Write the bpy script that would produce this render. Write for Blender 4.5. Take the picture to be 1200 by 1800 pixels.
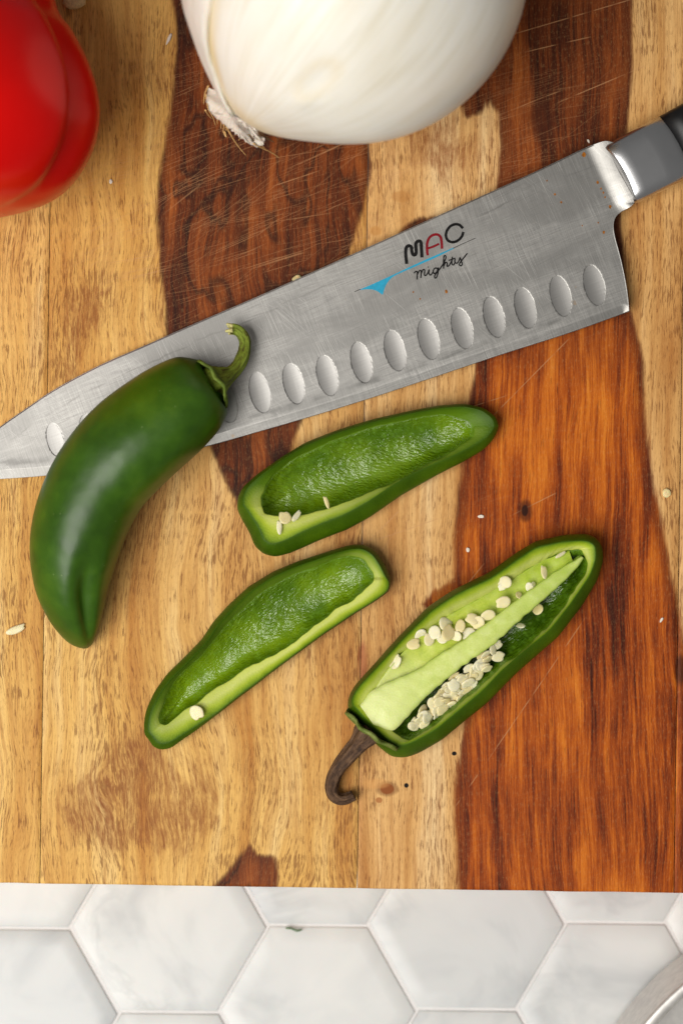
import bpy, math, random
import numpy as np
from mathutils import Vector, Matrix

# ------------------------------------------------------------------ scene, camera, light
sc = bpy.context.scene
for o in list(bpy.data.objects):
    bpy.data.objects.remove(o)
D = 0.75            # camera height above the board top (m)
PX = 5500.0         # board-plane millimetre grid: 5500 units to the metre
cam_d = bpy.data.cameras.new('camera'); cam = bpy.data.objects.new('camera', cam_d)
sc.collection.objects.link(cam); sc.camera = cam
cam.location = (0, 0, D); cam.rotation_euler = (0, 0, 0)
cam_d.sensor_fit = 'HORIZONTAL'; cam_d.sensor_width = 24.0
cam_d.lens = 24.0 * D / (1200 / PX)
cam_d.clip_start = 0.01; cam_d.clip_end = 20
cam_d.dof.use_dof = True; cam_d.dof.focus_distance = D - 0.008; cam_d.dof.aperture_fstop = 5.0

w = bpy.data.worlds.new('World'); sc.world = w; w.use_nodes = True
bg = w.node_tree.nodes['Background']
bg.inputs[0].default_value = (1.0, 0.985, 0.96, 1); bg.inputs[1].default_value = 0.17

def area_lamp(name, loc, target, size, power, col):
    d = bpy.data.lights.new(name, 'AREA'); d.shape = 'RECTANGLE'; d.size = size[0]; d.size_y = size[1]
    d.energy = power; d.color = col
    o = bpy.data.objects.new(name, d); sc.collection.objects.link(o)
    o.location = loc
    o.rotation_euler = (Vector(target) - Vector(loc)).to_track_quat('-Z', 'Y').to_euler()
    return o
area_lamp('window_light', (-0.66, -0.44, 1.26), (0, 0, 0), (1.05, 1.05), 27.0, (1.0, 0.97, 0.925))

vs = sc.view_settings
vs.view_transform = 'Standard'; vs.look = 'None'; vs.exposure = 0.0; vs.gamma = 1.0; vs.use_curve_mapping = False
sc.render.engine = 'CYCLES'
sc.cycles.use_adaptive_sampling = True; sc.cycles.adaptive_threshold = 0.025
sc.cycles.max_bounces = 6; sc.cycles.diffuse_bounces = 3; sc.cycles.glossy_bounces = 3

# ------------------------------------------------------------------ helpers
rng = np.random.default_rng(7)
random.seed(7)

def PA(xy, z):
    """board-plane grid position of a thing's outline + its height -> metres"""
    xy = np.asarray(xy, float); z = np.broadcast_to(np.asarray(z, float), xy.shape[:-1])
    s = (D - z) / D
    return np.stack([(xy[..., 0] - 600) / PX * s, (900 - xy[..., 1]) / PX * s, z], -1)

def spline(pts, n, closed=False):
    p = np.asarray(pts, float)
    if closed: p = np.vstack([p[-1:], p, p[:2]])
    else: p = np.vstack([2 * p[0] - p[1], p, 2 * p[-1] - p[-2]])
    out = []
    for i in range(1, len(p) - 2):
        t = np.linspace(0, 1, 24, endpoint=False)[:, None]
        a, b, c, d = p[i - 1], p[i], p[i + 1], p[i + 2]
        out.append(0.5 * (2 * b + (c - a) * t + (2 * a - 5 * b + 4 * c - d) * t ** 2 + (3 * b - a - 3 * c + d) * t ** 3))
    q = np.vstack(out + [p[-2:-1]])
    return resample(q, n)

def resample(q, n):
    s = np.r_[0, np.cumsum(np.linalg.norm(np.diff(q, axis=0), axis=1))]
    u = np.linspace(0, s[-1], n)
    return np.stack([np.interp(u, s, q[:, k]) for k in range(q.shape[1])], 1)

def sn(p, freq, seed=0, oct=3):
    """smooth pseudo noise about -1..1 at points p"""
    r = np.random.default_rng(seed); p = np.asarray(p, float); v = np.zeros(p.shape[:-1]); amp = 1.0; tot = 0
    for o in range(oct):
        for k in range(4):
            d = r.normal(size=p.shape[-1]); d /= np.linalg.norm(d)
            v += amp * np.sin(p @ d * freq * (1.7 ** o) * (0.8 + 0.5 * r.random()) * 6.283 + r.random() * 6.283)
        tot += amp * 2.2; amp *= 0.55
    return v / tot

def sdf(pts, poly):
    """signed distance, positive inside"""
    poly = np.asarray(poly, float); a = poly; b = np.roll(poly, -1, 0)
    d = np.full(len(pts), 1e9); ins = np.zeros(len(pts), bool)
    for (ax, ay), (bx, by) in zip(a, b):
        ex, ey = bx - ax, by - ay
        wx, wy = pts[:, 0] - ax, pts[:, 1] - ay
        t = np.clip((wx * ex + wy * ey) / (ex * ex + ey * ey + 1e-12), 0, 1)
        d = np.minimum(d, np.hypot(wx - t * ex, wy - t * ey))
        c = (ay > pts[:, 1]) != (by > pts[:, 1])
        with np.errstate(divide='ignore', invalid='ignore'):
            xi = ax + (pts[:, 1] - ay) * ex / (ey if ey != 0 else 1e-9)
        ins ^= c & (pts[:, 0] < xi)
    return np.where(ins, d, -d)

def tag(o, label, cat, group=None):
    o['label'] = label; o['category'] = cat
    if group: o['group'] = group
    return o

def thing(name, loc, label, cat, group=None):
    o = bpy.data.objects.new(name, None); o.empty_display_size = 0.01
    sc.collection.objects.link(o); o.location = loc
    return tag(o, label, cat, group)

def wloc(o):
    v = Vector((0, 0, 0))
    while o is not None:
        v += o.location; o = o.parent
    return np.array(v)

def mesh(name, verts, faces, mat, parent=None, attrs=None, smooth=True, loc=None):
    """verts in metres in the scene; the object's origin is its parent's base (or loc)"""
    v = np.asarray(verts, float).reshape(-1, 3)
    base = wloc(parent) if parent is not None else (np.array(loc) if loc is not None else np.zeros(3))
    # outward winding: closed bodies by volume, open sheets facing up
    c0_ = v.mean(0)
    F_ = np.array([(q_[0], q_[1], q_[2], q_[3] if len(q_) > 3 else q_[0]) for q_ in faces if len(q_) < 5] or [tuple(faces[0][:4])])
    p_ = v[F_]; nn_ = np.cross(p_[:, 2] - p_[:, 0], p_[:, 3] - p_[:, 1])
    vol = float(np.sum(nn_ * (p_[:, 0] - c0_))); nz = float(nn_[:, 2].sum()); ar = float(np.abs(nn_[:, 2]).sum()) + 1e-15
    if name != 'side' and ((abs(nz) / ar > 0.1 and nz < 0) or (abs(nz) / ar <= 0.1 and vol < 0)): faces = [tuple(q_)[::-1] for q_ in faces]
    me = bpy.data.meshes.new(name)
    me.from_pydata((v - base).tolist(), [], [tuple(int(i) for i in f) for f in faces])
    if attrs:
        for k, a in attrs.items():
            a = np.asarray(a, float)
            if a.ndim == 1 or a.shape[-1] == 1:
                at = me.attributes.new(k, 'FLOAT', 'POINT'); at.data.foreach_set('value', a.ravel().astype(np.float32))
            else:
                at = me.attributes.new(k, 'FLOAT_VECTOR', 'POINT'); at.data.foreach_set('vector', a.reshape(-1, 3).ravel().astype(np.float32))
    me.materials.append(mat)
    if smooth: me.polygons.foreach_set('use_smooth', [True] * len(me.polygons))
    me.update()
    o = bpy.data.objects.new(name, me); sc.collection.objects.link(o)
    if parent is not None: o.parent = parent
    elif loc is not None: o.location = loc
    return o

def gridf(nr, nc, wrap=False, off=0, flip=False):
    f = []
    for i in range(nr - 1):
        for j in range(nc if wrap else nc - 1):
            k = (j + 1) % nc
            q = (off + i * nc + j, off + i * nc + k, off + (i + 1) * nc + k, off + (i + 1) * nc + j)
            f.append(q[::-1] if flip else q)
    return f

def loft(path, rad, n=40, up=(0, 0, 1), caps=True, squash=1.0):
    p = np.asarray(path, float); r = np.asarray(rad, float)
    t = np.gradient(p, axis=0); t /= np.linalg.norm(t, axis=1)[:, None]
    side = np.cross(t, np.array(up, float)); side /= np.linalg.norm(side, axis=1)[:, None] + 1e-12
    u2 = np.cross(side, t)
    a = np.linspace(0, 2 * np.pi, n, endpoint=False)
    v = p[:, None] + r[:, None, None] * (np.cos(a)[None, :, None] * side[:, None] + squash * np.sin(a)[None, :, None] * u2[:, None])
    m = len(p)
    f = gridf(m, n, True, flip=False)
    v = v.reshape(-1, 3)
    S = np.repeat(np.linspace(0, 1, m), n); A = np.tile(a, m)
    if caps:
        v = np.vstack([v, p[:1], p[-1:]]); S = np.r_[S, 0, 1]; A = np.r_[A, 0, 0]
        for j in range(n):
            f.append((m * n, (j + 1) % n, j)); f.append((m * n + 1, (m - 1) * n + j, (m - 1) * n + (j + 1) % n))
    return v, f, S, A

# ------------------------------------------------------------------ node expressions
class S:
    """a shader socket with arithmetic"""
    def __init__(s, nt, sock): s.nt = nt; s.k = sock
    def _m(s, op, *a, clamp=False):
        n = s.nt.nodes.new('ShaderNodeMath'); n.operation = op; n.use_clamp = clamp
        for i, x in enumerate((s,) + a):
            if isinstance(x, S): s.nt.links.new(x.k, n.inputs[i])
            else: n.inputs[i].default_value = x
        return S(s.nt, n.outputs[0])
    def __add__(s, o): return s._m('ADD', o)
    __radd__ = __add__
    def __sub__(s, o): return s._m('SUBTRACT', o)
    def __rsub__(s, o): return (s * -1.0) + o
    def __mul__(s, o): return s._m('MULTIPLY', o)
    __rmul__ = __mul__
    def __truediv__(s, o): return s._m('DIVIDE', o)
    def abs(s): return s._m('ABSOLUTE')
    def max(s, o): return s._m('MAXIMUM', o)
    def min(s, o): return s._m('MINIMUM', o)
    def pow(s, o): return s._m('POWER', o)
    def clamp(s): return s._m('ADD', 0.0, clamp=True)
    def step(s, a, b, lo=0.0, hi=1.0):
        n = s.nt.nodes.new('ShaderNodeMapRange'); n.interpolation_type = 'SMOOTHSTEP'
        s.nt.links.new(s.k, n.inputs[0])
        for i, x in zip((1, 2, 3, 4), (a, b, lo, hi)): n.inputs[i].default_value = x
        return S(s.nt, n.outputs[0])

class M:
    def __init__(m, name):
        m.mat = bpy.data.materials.new(name); m.mat.use_nodes = True
        m.nt = m.mat.node_tree; m.b = m.nt.nodes['Principled BSDF']
    def n(m, t): return m.nt.nodes.new(t)
    def attr(m, name, vec=False):
        a = m.n('ShaderNodeAttribute'); a.attribute_name = name
        return S(m.nt, a.outputs['Vector' if vec else 'Fac'])
    def objco(m): return S(m.nt, m.n('ShaderNodeTexCoord').outputs['Object'])
    def sep(m, v):
        n = m.n('ShaderNodeSeparateXYZ'); m.nt.links.new(v.k, n.inputs[0]); return [S(m.nt, n.outputs[i]) for i in range(3)]
    def comb(m, x, y, z=0.0):
        n = m.n('ShaderNodeCombineXYZ')
        for i, a in enumerate((x, y, z)):
            if isinstance(a, S): m.nt.links.new(a.k, n.inputs[i])
            else: n.inputs[i].default_value = a
        return S(m.nt, n.outputs[0])
    def noise(m, v, scale=1.0, detail=2.0, rough=0.5, dist=0.0, color=False):
        n = m.n('ShaderNodeTexNoise'); m.nt.links.new(v.k, n.inputs['Vector'])
        n.inputs['Scale'].default_value = scale; n.inputs['Detail'].default_value = detail
        n.inputs['Roughness'].default_value = rough; n.inputs['Distortion'].default_value = dist
        return S(m.nt, n.outputs['Color' if color else 'Fac'])
    def voro(m, v, scale=1.0, feat='F1', out='Distance', rnd=1.0):
        n = m.n('ShaderNodeTexVoronoi'); n.feature = feat; m.nt.links.new(v.k, n.inputs['Vector'])
        n.inputs['Scale'].default_value = scale; n.inputs['Randomness'].default_value = rnd
        return S(m.nt, n.outputs[out])
    def ramp(m, f, stops):
        n = m.n('ShaderNodeValToRGB'); m.nt.links.new(f.k, n.inputs[0]); e = n.color_ramp.elements
        while len(e) < len(stops): e.new(0.5)
        for el, (p, c) in zip(e, stops): el.position = p; el.color = srgb(c)
        return S(m.nt, n.outputs[0])
    def col(m, c):
        n = m.n('ShaderNodeRGB'); n.outputs[0].default_value = srgb(c); return S(m.nt, n.outputs[0])
    def mix(m, f, a, b, mode='MIX'):
        n = m.n('ShaderNodeMix'); n.data_type = 'RGBA'; n.blend_type = mode
        for i, x in ((0, f), (6, a), (7, b)):
            if isinstance(x, S): m.nt.links.new(x.k, n.inputs[i])
            elif isinstance(x, tuple): n.inputs[i].default_value = srgb(x)
            else: n.inputs[i].default_value = x
        return S(m.nt, n.outputs[2])
    def bump(m, h, strength=0.5, dist=0.001, prev=None):
        n = m.n('ShaderNodeBump'); m.nt.links.new(h.k, n.inputs['Height'])
        n.inputs['Strength'].default_value = strength; n.inputs['Distance'].default_value = dist
        if prev is not None: m.nt.links.new(prev.k, n.inputs['Normal'])
        return S(m.nt, n.outputs[0])
    def set(m, **kw):
        names = dict(color='Base Color', rough='Roughness', metal='Metallic', normal='Normal', spec='Specular IOR Level', sss='Subsurface Weight',
                     ssr='Subsurface Radius', sscale='Subsurface Scale', coat='Coat Weight', coatr='Coat Roughness', aniso='Anisotropic',
                     trans='Transmission Weight', alpha='Alpha', ior='IOR', sheen='Sheen Weight')
        for k, x in kw.items():
            i = m.b.inputs[names[k]]
            if isinstance(x, S): m.nt.links.new(x.k, i)
            elif k == 'color': i.default_value = srgb(x)
            else: i.default_value = x
        return m

def srgb(c):
    f = lambda u: (u / 255 / 12.92) if u / 255 <= 0.04045 else ((u / 255 + 0.055) / 1.055) ** 2.4
    return (f(c[0]), f(c[1]), f(c[2]), 1.0)

# ------------------------------------------------------------------ materials
def rot2(m, x, y, deg, ox=0, oy=0):
    c, s = math.cos(math.radians(deg)), math.sin(math.radians(deg))
    return (x * c + y * s) + ox, (y * c - x * s) + oy

def wood_material():
    m = M('acacia_wood')
    x, y, _ = m.sep(m.attr('px', True))
    heart, hcol, lcol, mid, cuts = [m.attr(a) for a in ('heart', 'hcol', 'lcol', 'mid', 'cuts')]
    pl = m.attr('plank')
    xo = x + pl * 731.0
    # gentle wander of the grain
    wv = m.noise(m.comb(xo * 0.004, y * 0.0016), 1.0, 2.0, 0.5) - 0.5
    w2 = m.noise(m.comb(xo * 0.012, y * 0.006), 1.0, 2.0, 0.5) - 0.5
    calm = 1.0 - m.attr('plank').step(1.2, 1.8, 0.0, 0.55)
    gx = xo + (wv * 120.0 + w2 * 30.0) * calm
    # ---- pale sapwood
    broad = m.noise(m.comb(gx * 0.016, y * 0.0013), 1.0, 3.0, 0.55)
    fine = m.noise(m.comb(gx * 0.16, y * 0.006), 1.0, 3.0, 0.6)
    yellow = m.ramp(broad, [(0.32, (194, 132, 58)), (0.44, (220, 168, 88)), (0.54, (235, 188, 106)), (0.68, (243, 206, 136))])
    tan = m.ramp(broad, [(0.32, (184, 126, 68)), (0.44, (213, 161, 98)), (0.54, (229, 181, 119)), (0.68, (240, 204, 150))])
    pale = m.mix(lcol, yellow, tan)
    pale = m.mix(fine.step(0.38, 0.70, 0.0, 0.50), pale, (170, 112, 58))
    hair = m.noise(m.comb(gx * 0.5, y * 0.010 + 3.0), 1.0, 2.0, 0.6)
    pale = m.mix(hair.step(0.50, 0.72, 0.0, 0.40), pale, (150, 92, 46))
    # pores: short dark dashes along the grain, in drifts
    drift = m.noise(m.comb(gx * 0.009, y * 0.005), 1.0, 3.0, 0.6)
    po1 = m.noise(m.comb(gx * 0.36, y * 0.030), 1.0, 2.0, 0.6)
    po2 = m.noise(m.comb(gx * 0.60 + 40.0, y * 0.040 + 9.0), 1.0, 1.0, 0.5)
    dens = drift.step(0.36, 0.62, 0.10, 0.0)
    p1 = (po1 - dens * -1.0).step(0.60, 0.69) * 0.66
    p2 = (po2 - dens * -1.0).step(0.64, 0.72) * 0.5
    pore = p1.max(p2)
    pale = m.mix(pore, pale, (112, 60, 24))
    # brown figure in the sapwood
    fig = m.noise(m.comb(gx * 0.024, y * 0.010), 1.0, 5.0, 0.68, 0.8)
    figm = ((mid * 0.010 + fig * 1.5) - 0.72).step(0.0, 0.42)
    figs = m.noise(m.comb(gx * 0.22, y * 0.024), 1.0, 4.0, 0.75)
    pale = m.mix(figm * figs.step(0.34, 0.60, 0.10, 0.75), pale, (142, 82, 38))
    # ---- heartwood
    hb = m.noise(m.comb(gx * 0.026, y * 0.0022), 1.0, 4.0, 0.65)
    hf = m.noise(m.comb(gx * 0.24, y * 0.0065), 1.0, 4.0, 0.72)
    hp = m.noise(m.comb(gx * 0.42, y * 0.020), 1.0, 2.0, 0.6)
    hl = m.noise(m.comb(xo * 0.006, y * 0.006), 1.0, 3.0, 0.6)
    hh = hb * 0.50 + hf * 0.36 + hl * 0.14
    darkh = m.ramp(hh, [(0.37, (38, 15, 7)), (0.45, (78, 33, 12)), (0.53, (122, 58, 21)), (0.63, (164, 88, 34))])
    oran = m.ramp(hh, [(0.385, (60, 19, 5)), (0.45, (118, 46, 9)), (0.51, (164, 75, 14)), (0.575, (202, 108, 26)), (0.66, (222, 138, 46))])
    hc = m.mix(hcol, darkh, oran)
    hc = m.mix(hp.step(0.60, 0.70) * 0.55, hc, (48, 18, 8))
    # cathedral lines where the heartwood swirls
    ring = heart * 0.0012 + m.noise(m.comb(gx * 0.008, y * 0.0034), 1.0, 3.0, 0.55, 0.3)
    rl = m.n('ShaderNodeMath'); rl.operation = 'PINGPONG'
    m.nt.links.new((ring * 13.0).k, rl.inputs[0]); rl.inputs[1].default_value = 1.0
    rings = S(m.nt, rl.outputs[0])
    hc = m.mix(rings.step(0.66, 0.99) * 0.70 * pl.step(1.2, 1.8, 1.0, 0.0), hc, (36, 15, 9))
    # border of the heartwood, frayed along the grain
    fr = (m.noise(m.comb(gx * 0.09, y * 0.012), 1.0, 3.0, 0.6) - 0.5) * 15.0
    hs = heart + fr
    col = m.mix(hs.step(-5.0, 6.0), pale, hc)
    col = m.mix(hs.step(-4.0, 3.0) * hs.step(4.0, 26.0, 1.0, 0.0) * 0.45, col, (58, 24, 12))
    # ---- knife scratches: pale hairlines in several directions
    sm = None
    for k, (deg, L, W, th, amt) in enumerate([(-17, 230, 1.5, 0.66, .42), (-24, 200, 1.4, 0.67, .42), (-9, 260, 1.5, 0.68, .38), (-38, 240, 1.5, 0.71, .32)]):
        u, v = rot2(m, x, y, deg, 100 * k, 57 * k)
        nn = m.noise(m.comb(u * (1 / L), v * (1 / W), 3.1 * k), 1.0, 0.0, 0.5)
        brk = m.noise(m.comb(u * 0.010, v * 0.022, 7.0 * k), 1.0, 1.0, 0.5).step(0.42, 0.60)
        s1 = nn.step(th, th + 0.08) * brk * amt
        sm = s1 if sm is None else sm.max(s1)
    scr = sm * cuts
    # a few long single cuts
    def cut(ax, ay, bx, by, wd=0.8):
        L = math.hypot(bx - ax, by - ay); cx, cy = (bx - ax) / L, (by - ay) / L
        u = (x - ax) * cx + (y - ay) * cy; v = (y - ay) * cx - (x - ax) * cy
        v = v + (u - L * 0.5) * (u - L * 0.5) * (((ax * 7 + by * 3) % 11 - 5) * 0.9 / (L * L))
        return v.abs().step(wd * 0.4, wd * 1.5, 1.0, 0.0) * u.step(-10, 20) * u.step(L - 20, L + 10, 1.0, 0.0)
    x0, y0 = x, y
    sbr = m.noise(m.comb(x * 0.03, y * 0.03), 1.0, 2.0)
    cbrk = sbr.step(0.36, 0.55)
    for c in [(1005, 590, 640, 960), (1040, 1070, 800, 1420), (980, 180, 1180, 95), (912, 93, 1045, 62), (900, 60, 1130, -8), (905, 190, 985, 158),
              (690, 760, 905, 690), (720, 900, 640, 1010), (800, 1055, 850, 990), (660, 950, 790, 905), (820, 255, 700, 300), (1010, 850, 900, 905),
              (640, 235, 500, 300), (560, 300, 470, 330)]:
        x = x0 + scr * 1e-5; y = y0 + scr * 1e-5      # keeps the cuts in sequence
        sc_ = cut(*c) * 0.55 * cbrk
        scr = scr.max(sc_)
    sand = m.noise(m.comb(gx * 0.75, y * 0.10), 1.0, 2.0, 0.7)
    col = m.mix(sand.step(0.30, 0.50, 0.20, 0.0), col, (70, 34, 14)); col = m.mix(sand.step(0.54, 0.72, 0.0, 0.16), col, (236, 190, 126))
    col = m.mix(scr, col, (198, 148, 102))
    # pin knots and worm holes
    def spot(cx, cy, rx, ry, c, amt=1.0, soft=0.35, col=col):
        x = x0 + col * 1e-5; y = y0
        d = (((x - cx) / rx).pow(2.0) + ((y - cy) / ry).pow(2.0)) + (sbr - 0.5) * 1.1
        return m.mix(d.step(1.0 - soft, 1.0 + soft, amt, 0.0), col, c)
    for a in [(680, 1387, 19, 13, (105, 52, 20), .55, .5), (680, 1387, 12, 9, (140, 76, 32), .95, .3), (666, 1407, 6, 5, (168, 102, 52), .8, .3), (656, 1378, 26, 9, (222, 160, 92), .4, .6),
              (798, 1325, 4.2, 3.6, (14, 9, 6), 1.0, .4), (714, 1381, 4, 4.2, (14, 9, 6), 1.0, .4),
              (922, 897, 13, 19, (70, 26, 10), .75, .6), (922, 897, 6, 10, (34, 12, 6), .9, .4),
              (637, 1165, 9, 40, (150, 62, 40), .55, .7), (705, 345, 16, 10, (178, 118, 58), .5, .6), (660, 405, 10, 8, (190, 128, 60), .5, .6),
              (953, 208, 22, 34, (60, 24, 10), .55, .8), (1195, 1178, 10, 26, (40, 16, 8), .7, .6)]:
        col = spot(*a, col=col)
    hgt = (po1.step(0.60, 0.72) * -1.0) + fine * 0.35
    nrm = m.bump(hgt, 0.25, 0.00018)
    m.set(color=col, rough=(fine * 0.18 + 0.42), spec=0.14, normal=nrm)
    return m.mat

def marble_material():
    m = M('honed_marble')
    o = m.objco(); rnd = m.n('ShaderNodeObjectInfo'); r = S(m.nt, rnd.outputs['Random'])
    x, y, z = m.sep(o)
    v = m.comb(x + r * 3.1, y + r * 7.7, r * 5.0)
    cl = m.noise(v, 30.0, 4.0, 0.55, 0.6)
    vein = (m.noise(v, 22.0, 5.0, 0.6, 1.2) - 0.5).abs()
    c = m.ramp(cl, [(0.30, (188, 190, 190)), (0.48, (211, 212, 210)), (0.7, (219, 219, 216))])
    c = m.mix(vein.step(0.0, 0.06, 0.22, 0.0) * m.noise(v, 14.0, 2.0).step(0.50, 0.66), c, (150, 154, 156))
    c = m.mix(r.step(0.2, 1.0, 0.0, 0.35), c, (186, 190, 193))
    m.set(color=c, rough=0.32, spec=0.4, sss=0.05, sscale=0.002)
    return m.mat

def grout_material():
    m = M('pale_grout'); n = m.noise(m.objco(), 1800.0, 3.0, 0.6)
    m.set(color=m.ramp(n, [(0.3, (216, 213, 211)), (0.7, (230, 227, 225))]), rough=0.9, spec=0.15, normal=m.bump(n, 0.4, 0.0004))
    return m.mat

def steel_blade(name='brushed_steel', dark=0.0, ang=70, clean=False):
    m = M(name)
    x, y, _ = m.sep(m.attr('px', True))
    u, v = rot2(m, x, y, ang)          # u across the edge (grinding direction)
    br = m.noise(m.comb(u * 0.012, v * 0.75), 1.0, 3.0, 0.7)
    br2 = m.noise(m.comb(u * 0.10 + 5.0, v * 0.012), 1.0, 4.0, 0.7)
    u3, v3 = rot2(m, x, y, -20)
    br3 = m.noise(m.comb(u3 * 0.02, v3 * 0.5 + 7.0), 1.0, 3.0, 0.7)
    cloud = m.noise(m.comb(x * 0.006, y * 0.012), 1.0, 5.0, 0.62, 0.6)
    c = m.ramp(br * 0.5 + br3 * 0.5, [(0.3, (132, 131, 128)), (0.5, (163, 161, 157)), (0.72, (194, 192, 187))] if not clean else [(0.3, (158, 156, 153)), (0.72, (180, 178, 174))])
    if not clean:
        patch = m.noise(m.comb(u3 * 0.004, v3 * 0.012), 1.0, 4.0, 0.6, 0.4)
        smear = patch.step(0.42, 0.60) * br3.step(0.34, 0.62, 0.25, 0.8) * 0.55
        c = m.mix(smear, c, (106, 105, 102))
        # fine cross-hatching of scouring marks
        for k, (dg, am) in enumerate([(64, .5), (-26, .45), (40, .3), (12, .25)]):
            a, b = rot2(m, x, y, dg, 31 * k, 17 * k)
            s_ = m.noise(m.comb(a * 0.008, b * 0.9, 2.0 * k), 1.0, 1.0).step(0.62, 0.70) * m.noise(m.comb(a * 0.012, b * 0.02, k * 3.0), 1.0, 2.0).step(0.45, 0.62) * am
            c = m.mix(s_, c, (224, 222, 216) if k % 2 == 0 else (112, 111, 108))
        e = m.attr('edge')
        wv = m.noise(m.comb(u3 * 0.01, v3 * 0.05), 1.0, 3.0, 0.7)
        c = m.mix((e + wv * 16.0 - 8.0).step(20.0, 27.0) * (e + wv * 16.0 - 8.0).step(27.0, 37.0, 1.0, 0.0) * m.noise(m.comb(u3 * 0.02, v3 * 0.02), 1.0, 3.0).step(0.42, 0.6) * 0.5, c, (96, 95, 92))
        s_ = m.attr('spine')
        q = s_ + (m.noise(m.comb(u3 * 0.012, 0.0), 1.0, 3.0, 0.7) - 0.5) * 26.0
        c = m.mix(q.step(28.0, 31.0) * q.step(31.0, 34.0, 1.0, 0.0) * m.noise(m.comb(u3 * 0.012, v3 * 0.12), 1.0, 3.0).step(0.42, 0.66) * 0.55, c, (120, 118, 114))
        c = m.mix((m.noise(m.comb(x * 0.05, y * 0.05), 1.0, 2.0)).step(0.74, 0.79) * 0.35, c, (172, 132, 74))
    nrm = m.bump(br + br3 * 0.5, 0.10 if not clean else 0.03, 0.0001)
    m.set(color=c, metal=1.0, rough=(br * 0.12 + 0.40) if not clean else 0.42)
    if not clean: m.set(normal=nrm)
    return m.mat

def plain(name, c, rough=0.5, metal=0.0, spec=0.5, scale=900, var=0.12, bumpd=0.0, **kw):
    m = M(name); n = m.noise(m.objco(), scale, 4.0, 0.6)
    lo = tuple(max(0, q * (1 - var)) for q in c); hi = tuple(min(255, q * (1 + var)) for q in c)
    m.set(color=m.ramp(n, [(0.3, lo), (0.7, hi)]), rough=rough, metal=metal, spec=spec, **kw)
    if bumpd: m.set(normal=m.bump(n, 0.5, bumpd))
    return m.mat

def skin_green():
    m = M('jalapeno_skin')
    o = m.objco(); s = m.attr('s'); a = m.attr('a')
    n = m.noise(o, 45.0, 3.0, 0.55); n2 = m.noise(o, 160.0, 4.0, 0.6)
    c = m.ramp(n * 0.65 + n2 * 0.35, [(0.30, (38, 70, 4)), (0.5, (52, 88, 6)), (0.68, (70, 104, 9))])
    blot = m.noise(o, 70.0, 3.0, 0.6)
    c = m.mix(blot.step(0.57, 0.72) * 0.30, c, (20, 50, 6))
    c = m.mix(s.step(0.02, 0.16, 0.35, 0.0), c, (84, 124, 32))
    sp = m.voro(o, 420.0)
    c = m.mix(sp.step(0.05, 0.13, 0.35, 0.0) * m.noise(o, 130.0).step(0.56, 0.64), c, (150, 170, 110))
    nr = m.bump(m.noise(o, 70.0, 2.0), 0.40, 0.0020)
    nr = m.bump(m.noise(o, 1500.0, 2.0), 0.08, 0.0002, nr)
    m.set(color=c, rough=(n2 * 0.16 + 0.30), spec=0.42, normal=nr, sss=0.05, sscale=0.002, ssr=(0.6, 1.0, 0.1))
    return m.mat

def cut_green(name, glint=1.0, ang=0, floor=((106, 136, 10), (70, 104, 6))):
    """k: 0..1 skin, 1..2 cut edge from skin to seed side, 2..3 inner wall"""
    m = M(name)
    o = m.objco(); k = m.attr('k'); pale = m.attr('pale')
    x, y, _ = m.sep(m.attr('px', True))
    n = m.noise(o, 320.0, 4.0, 0.6); nf = m.noise(o, 1800.0, 3.0, 0.6)
    kk = k + (n - 0.5) * 0.22 * k.step(0.9, 1.2) + (nf - 0.5) * 0.05
    skin = m.ramp(m.noise(o, 90.0, 4.0, 0.6), [(0.3, (46, 73, 4)), (0.7, (72, 101, 8))])
    flesh = m.ramp(kk - 1.0, [(0.0, (54, 82, 5)), (0.2, (64, 95, 6)), (0.5, (78, 110, 7)), (0.9, (86, 118, 9))])
    fleshp = m.ramp(kk - 1.0, [(0.0, (62, 94, 6)), (0.12, (120, 148, 12)), (0.36, (172, 190, 46)), (0.66, (206, 212, 112)), (0.95, (200, 208, 96))])
    flesh = m.mix(pale, flesh, fleshp)
    fl = m.mix(m.noise(o, 55.0, 3.0).step(0.35, 0.65), floor[0], floor[1])
    inner = m.mix(kk.step(2.0, 2.42), (86, 118, 9), fl)
    inner = m.mix(m.voro(m.comb(x * 0.11, y * 0.11), 1.0).step(0.1, 0.6, 0.22, 0.0), inner, (124, 170, 58))
    c = m.mix((k + (nf - 0.5) * 0.10).step(0.86, 1.10), skin, flesh)
    c = m.mix(kk.step(1.96, 2.06), c, inner)
    u, v = rot2(m, x, y, ang)
    w_ = m.noise(m.comb(u * 0.05, v * 0.05), 1.0, 2.0)
    bl = m.noise(m.comb(u * 0.11 + w_ * 1.2, v * 0.26 + w_ * 1.2), 1.0, 1.0, 0.55)
    inn = kk.step(2.05, 2.2)
    h = (bl * m.noise(o, 75.0, 2.0).step(0.36, 0.58, 0.35, 1.0) + w_ * 0.35) * inn * glint
    nr = m.bump(h, 1.0, 0.00062)
    nr = m.bump(nf, 0.40, 0.00038, nr)
    rough = k.step(0.9, 1.05, 0.38, 0.52) - inn * 0.40
    m.set(color=c, rough=rough, spec=k.step(0.9, 1.2, 0.16, 0.25) + inn * 0.42, normal=nr, sss=0.10, sscale=0.003, ssr=(1.0, 0.9, 0.05))
    return m.mat

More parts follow.
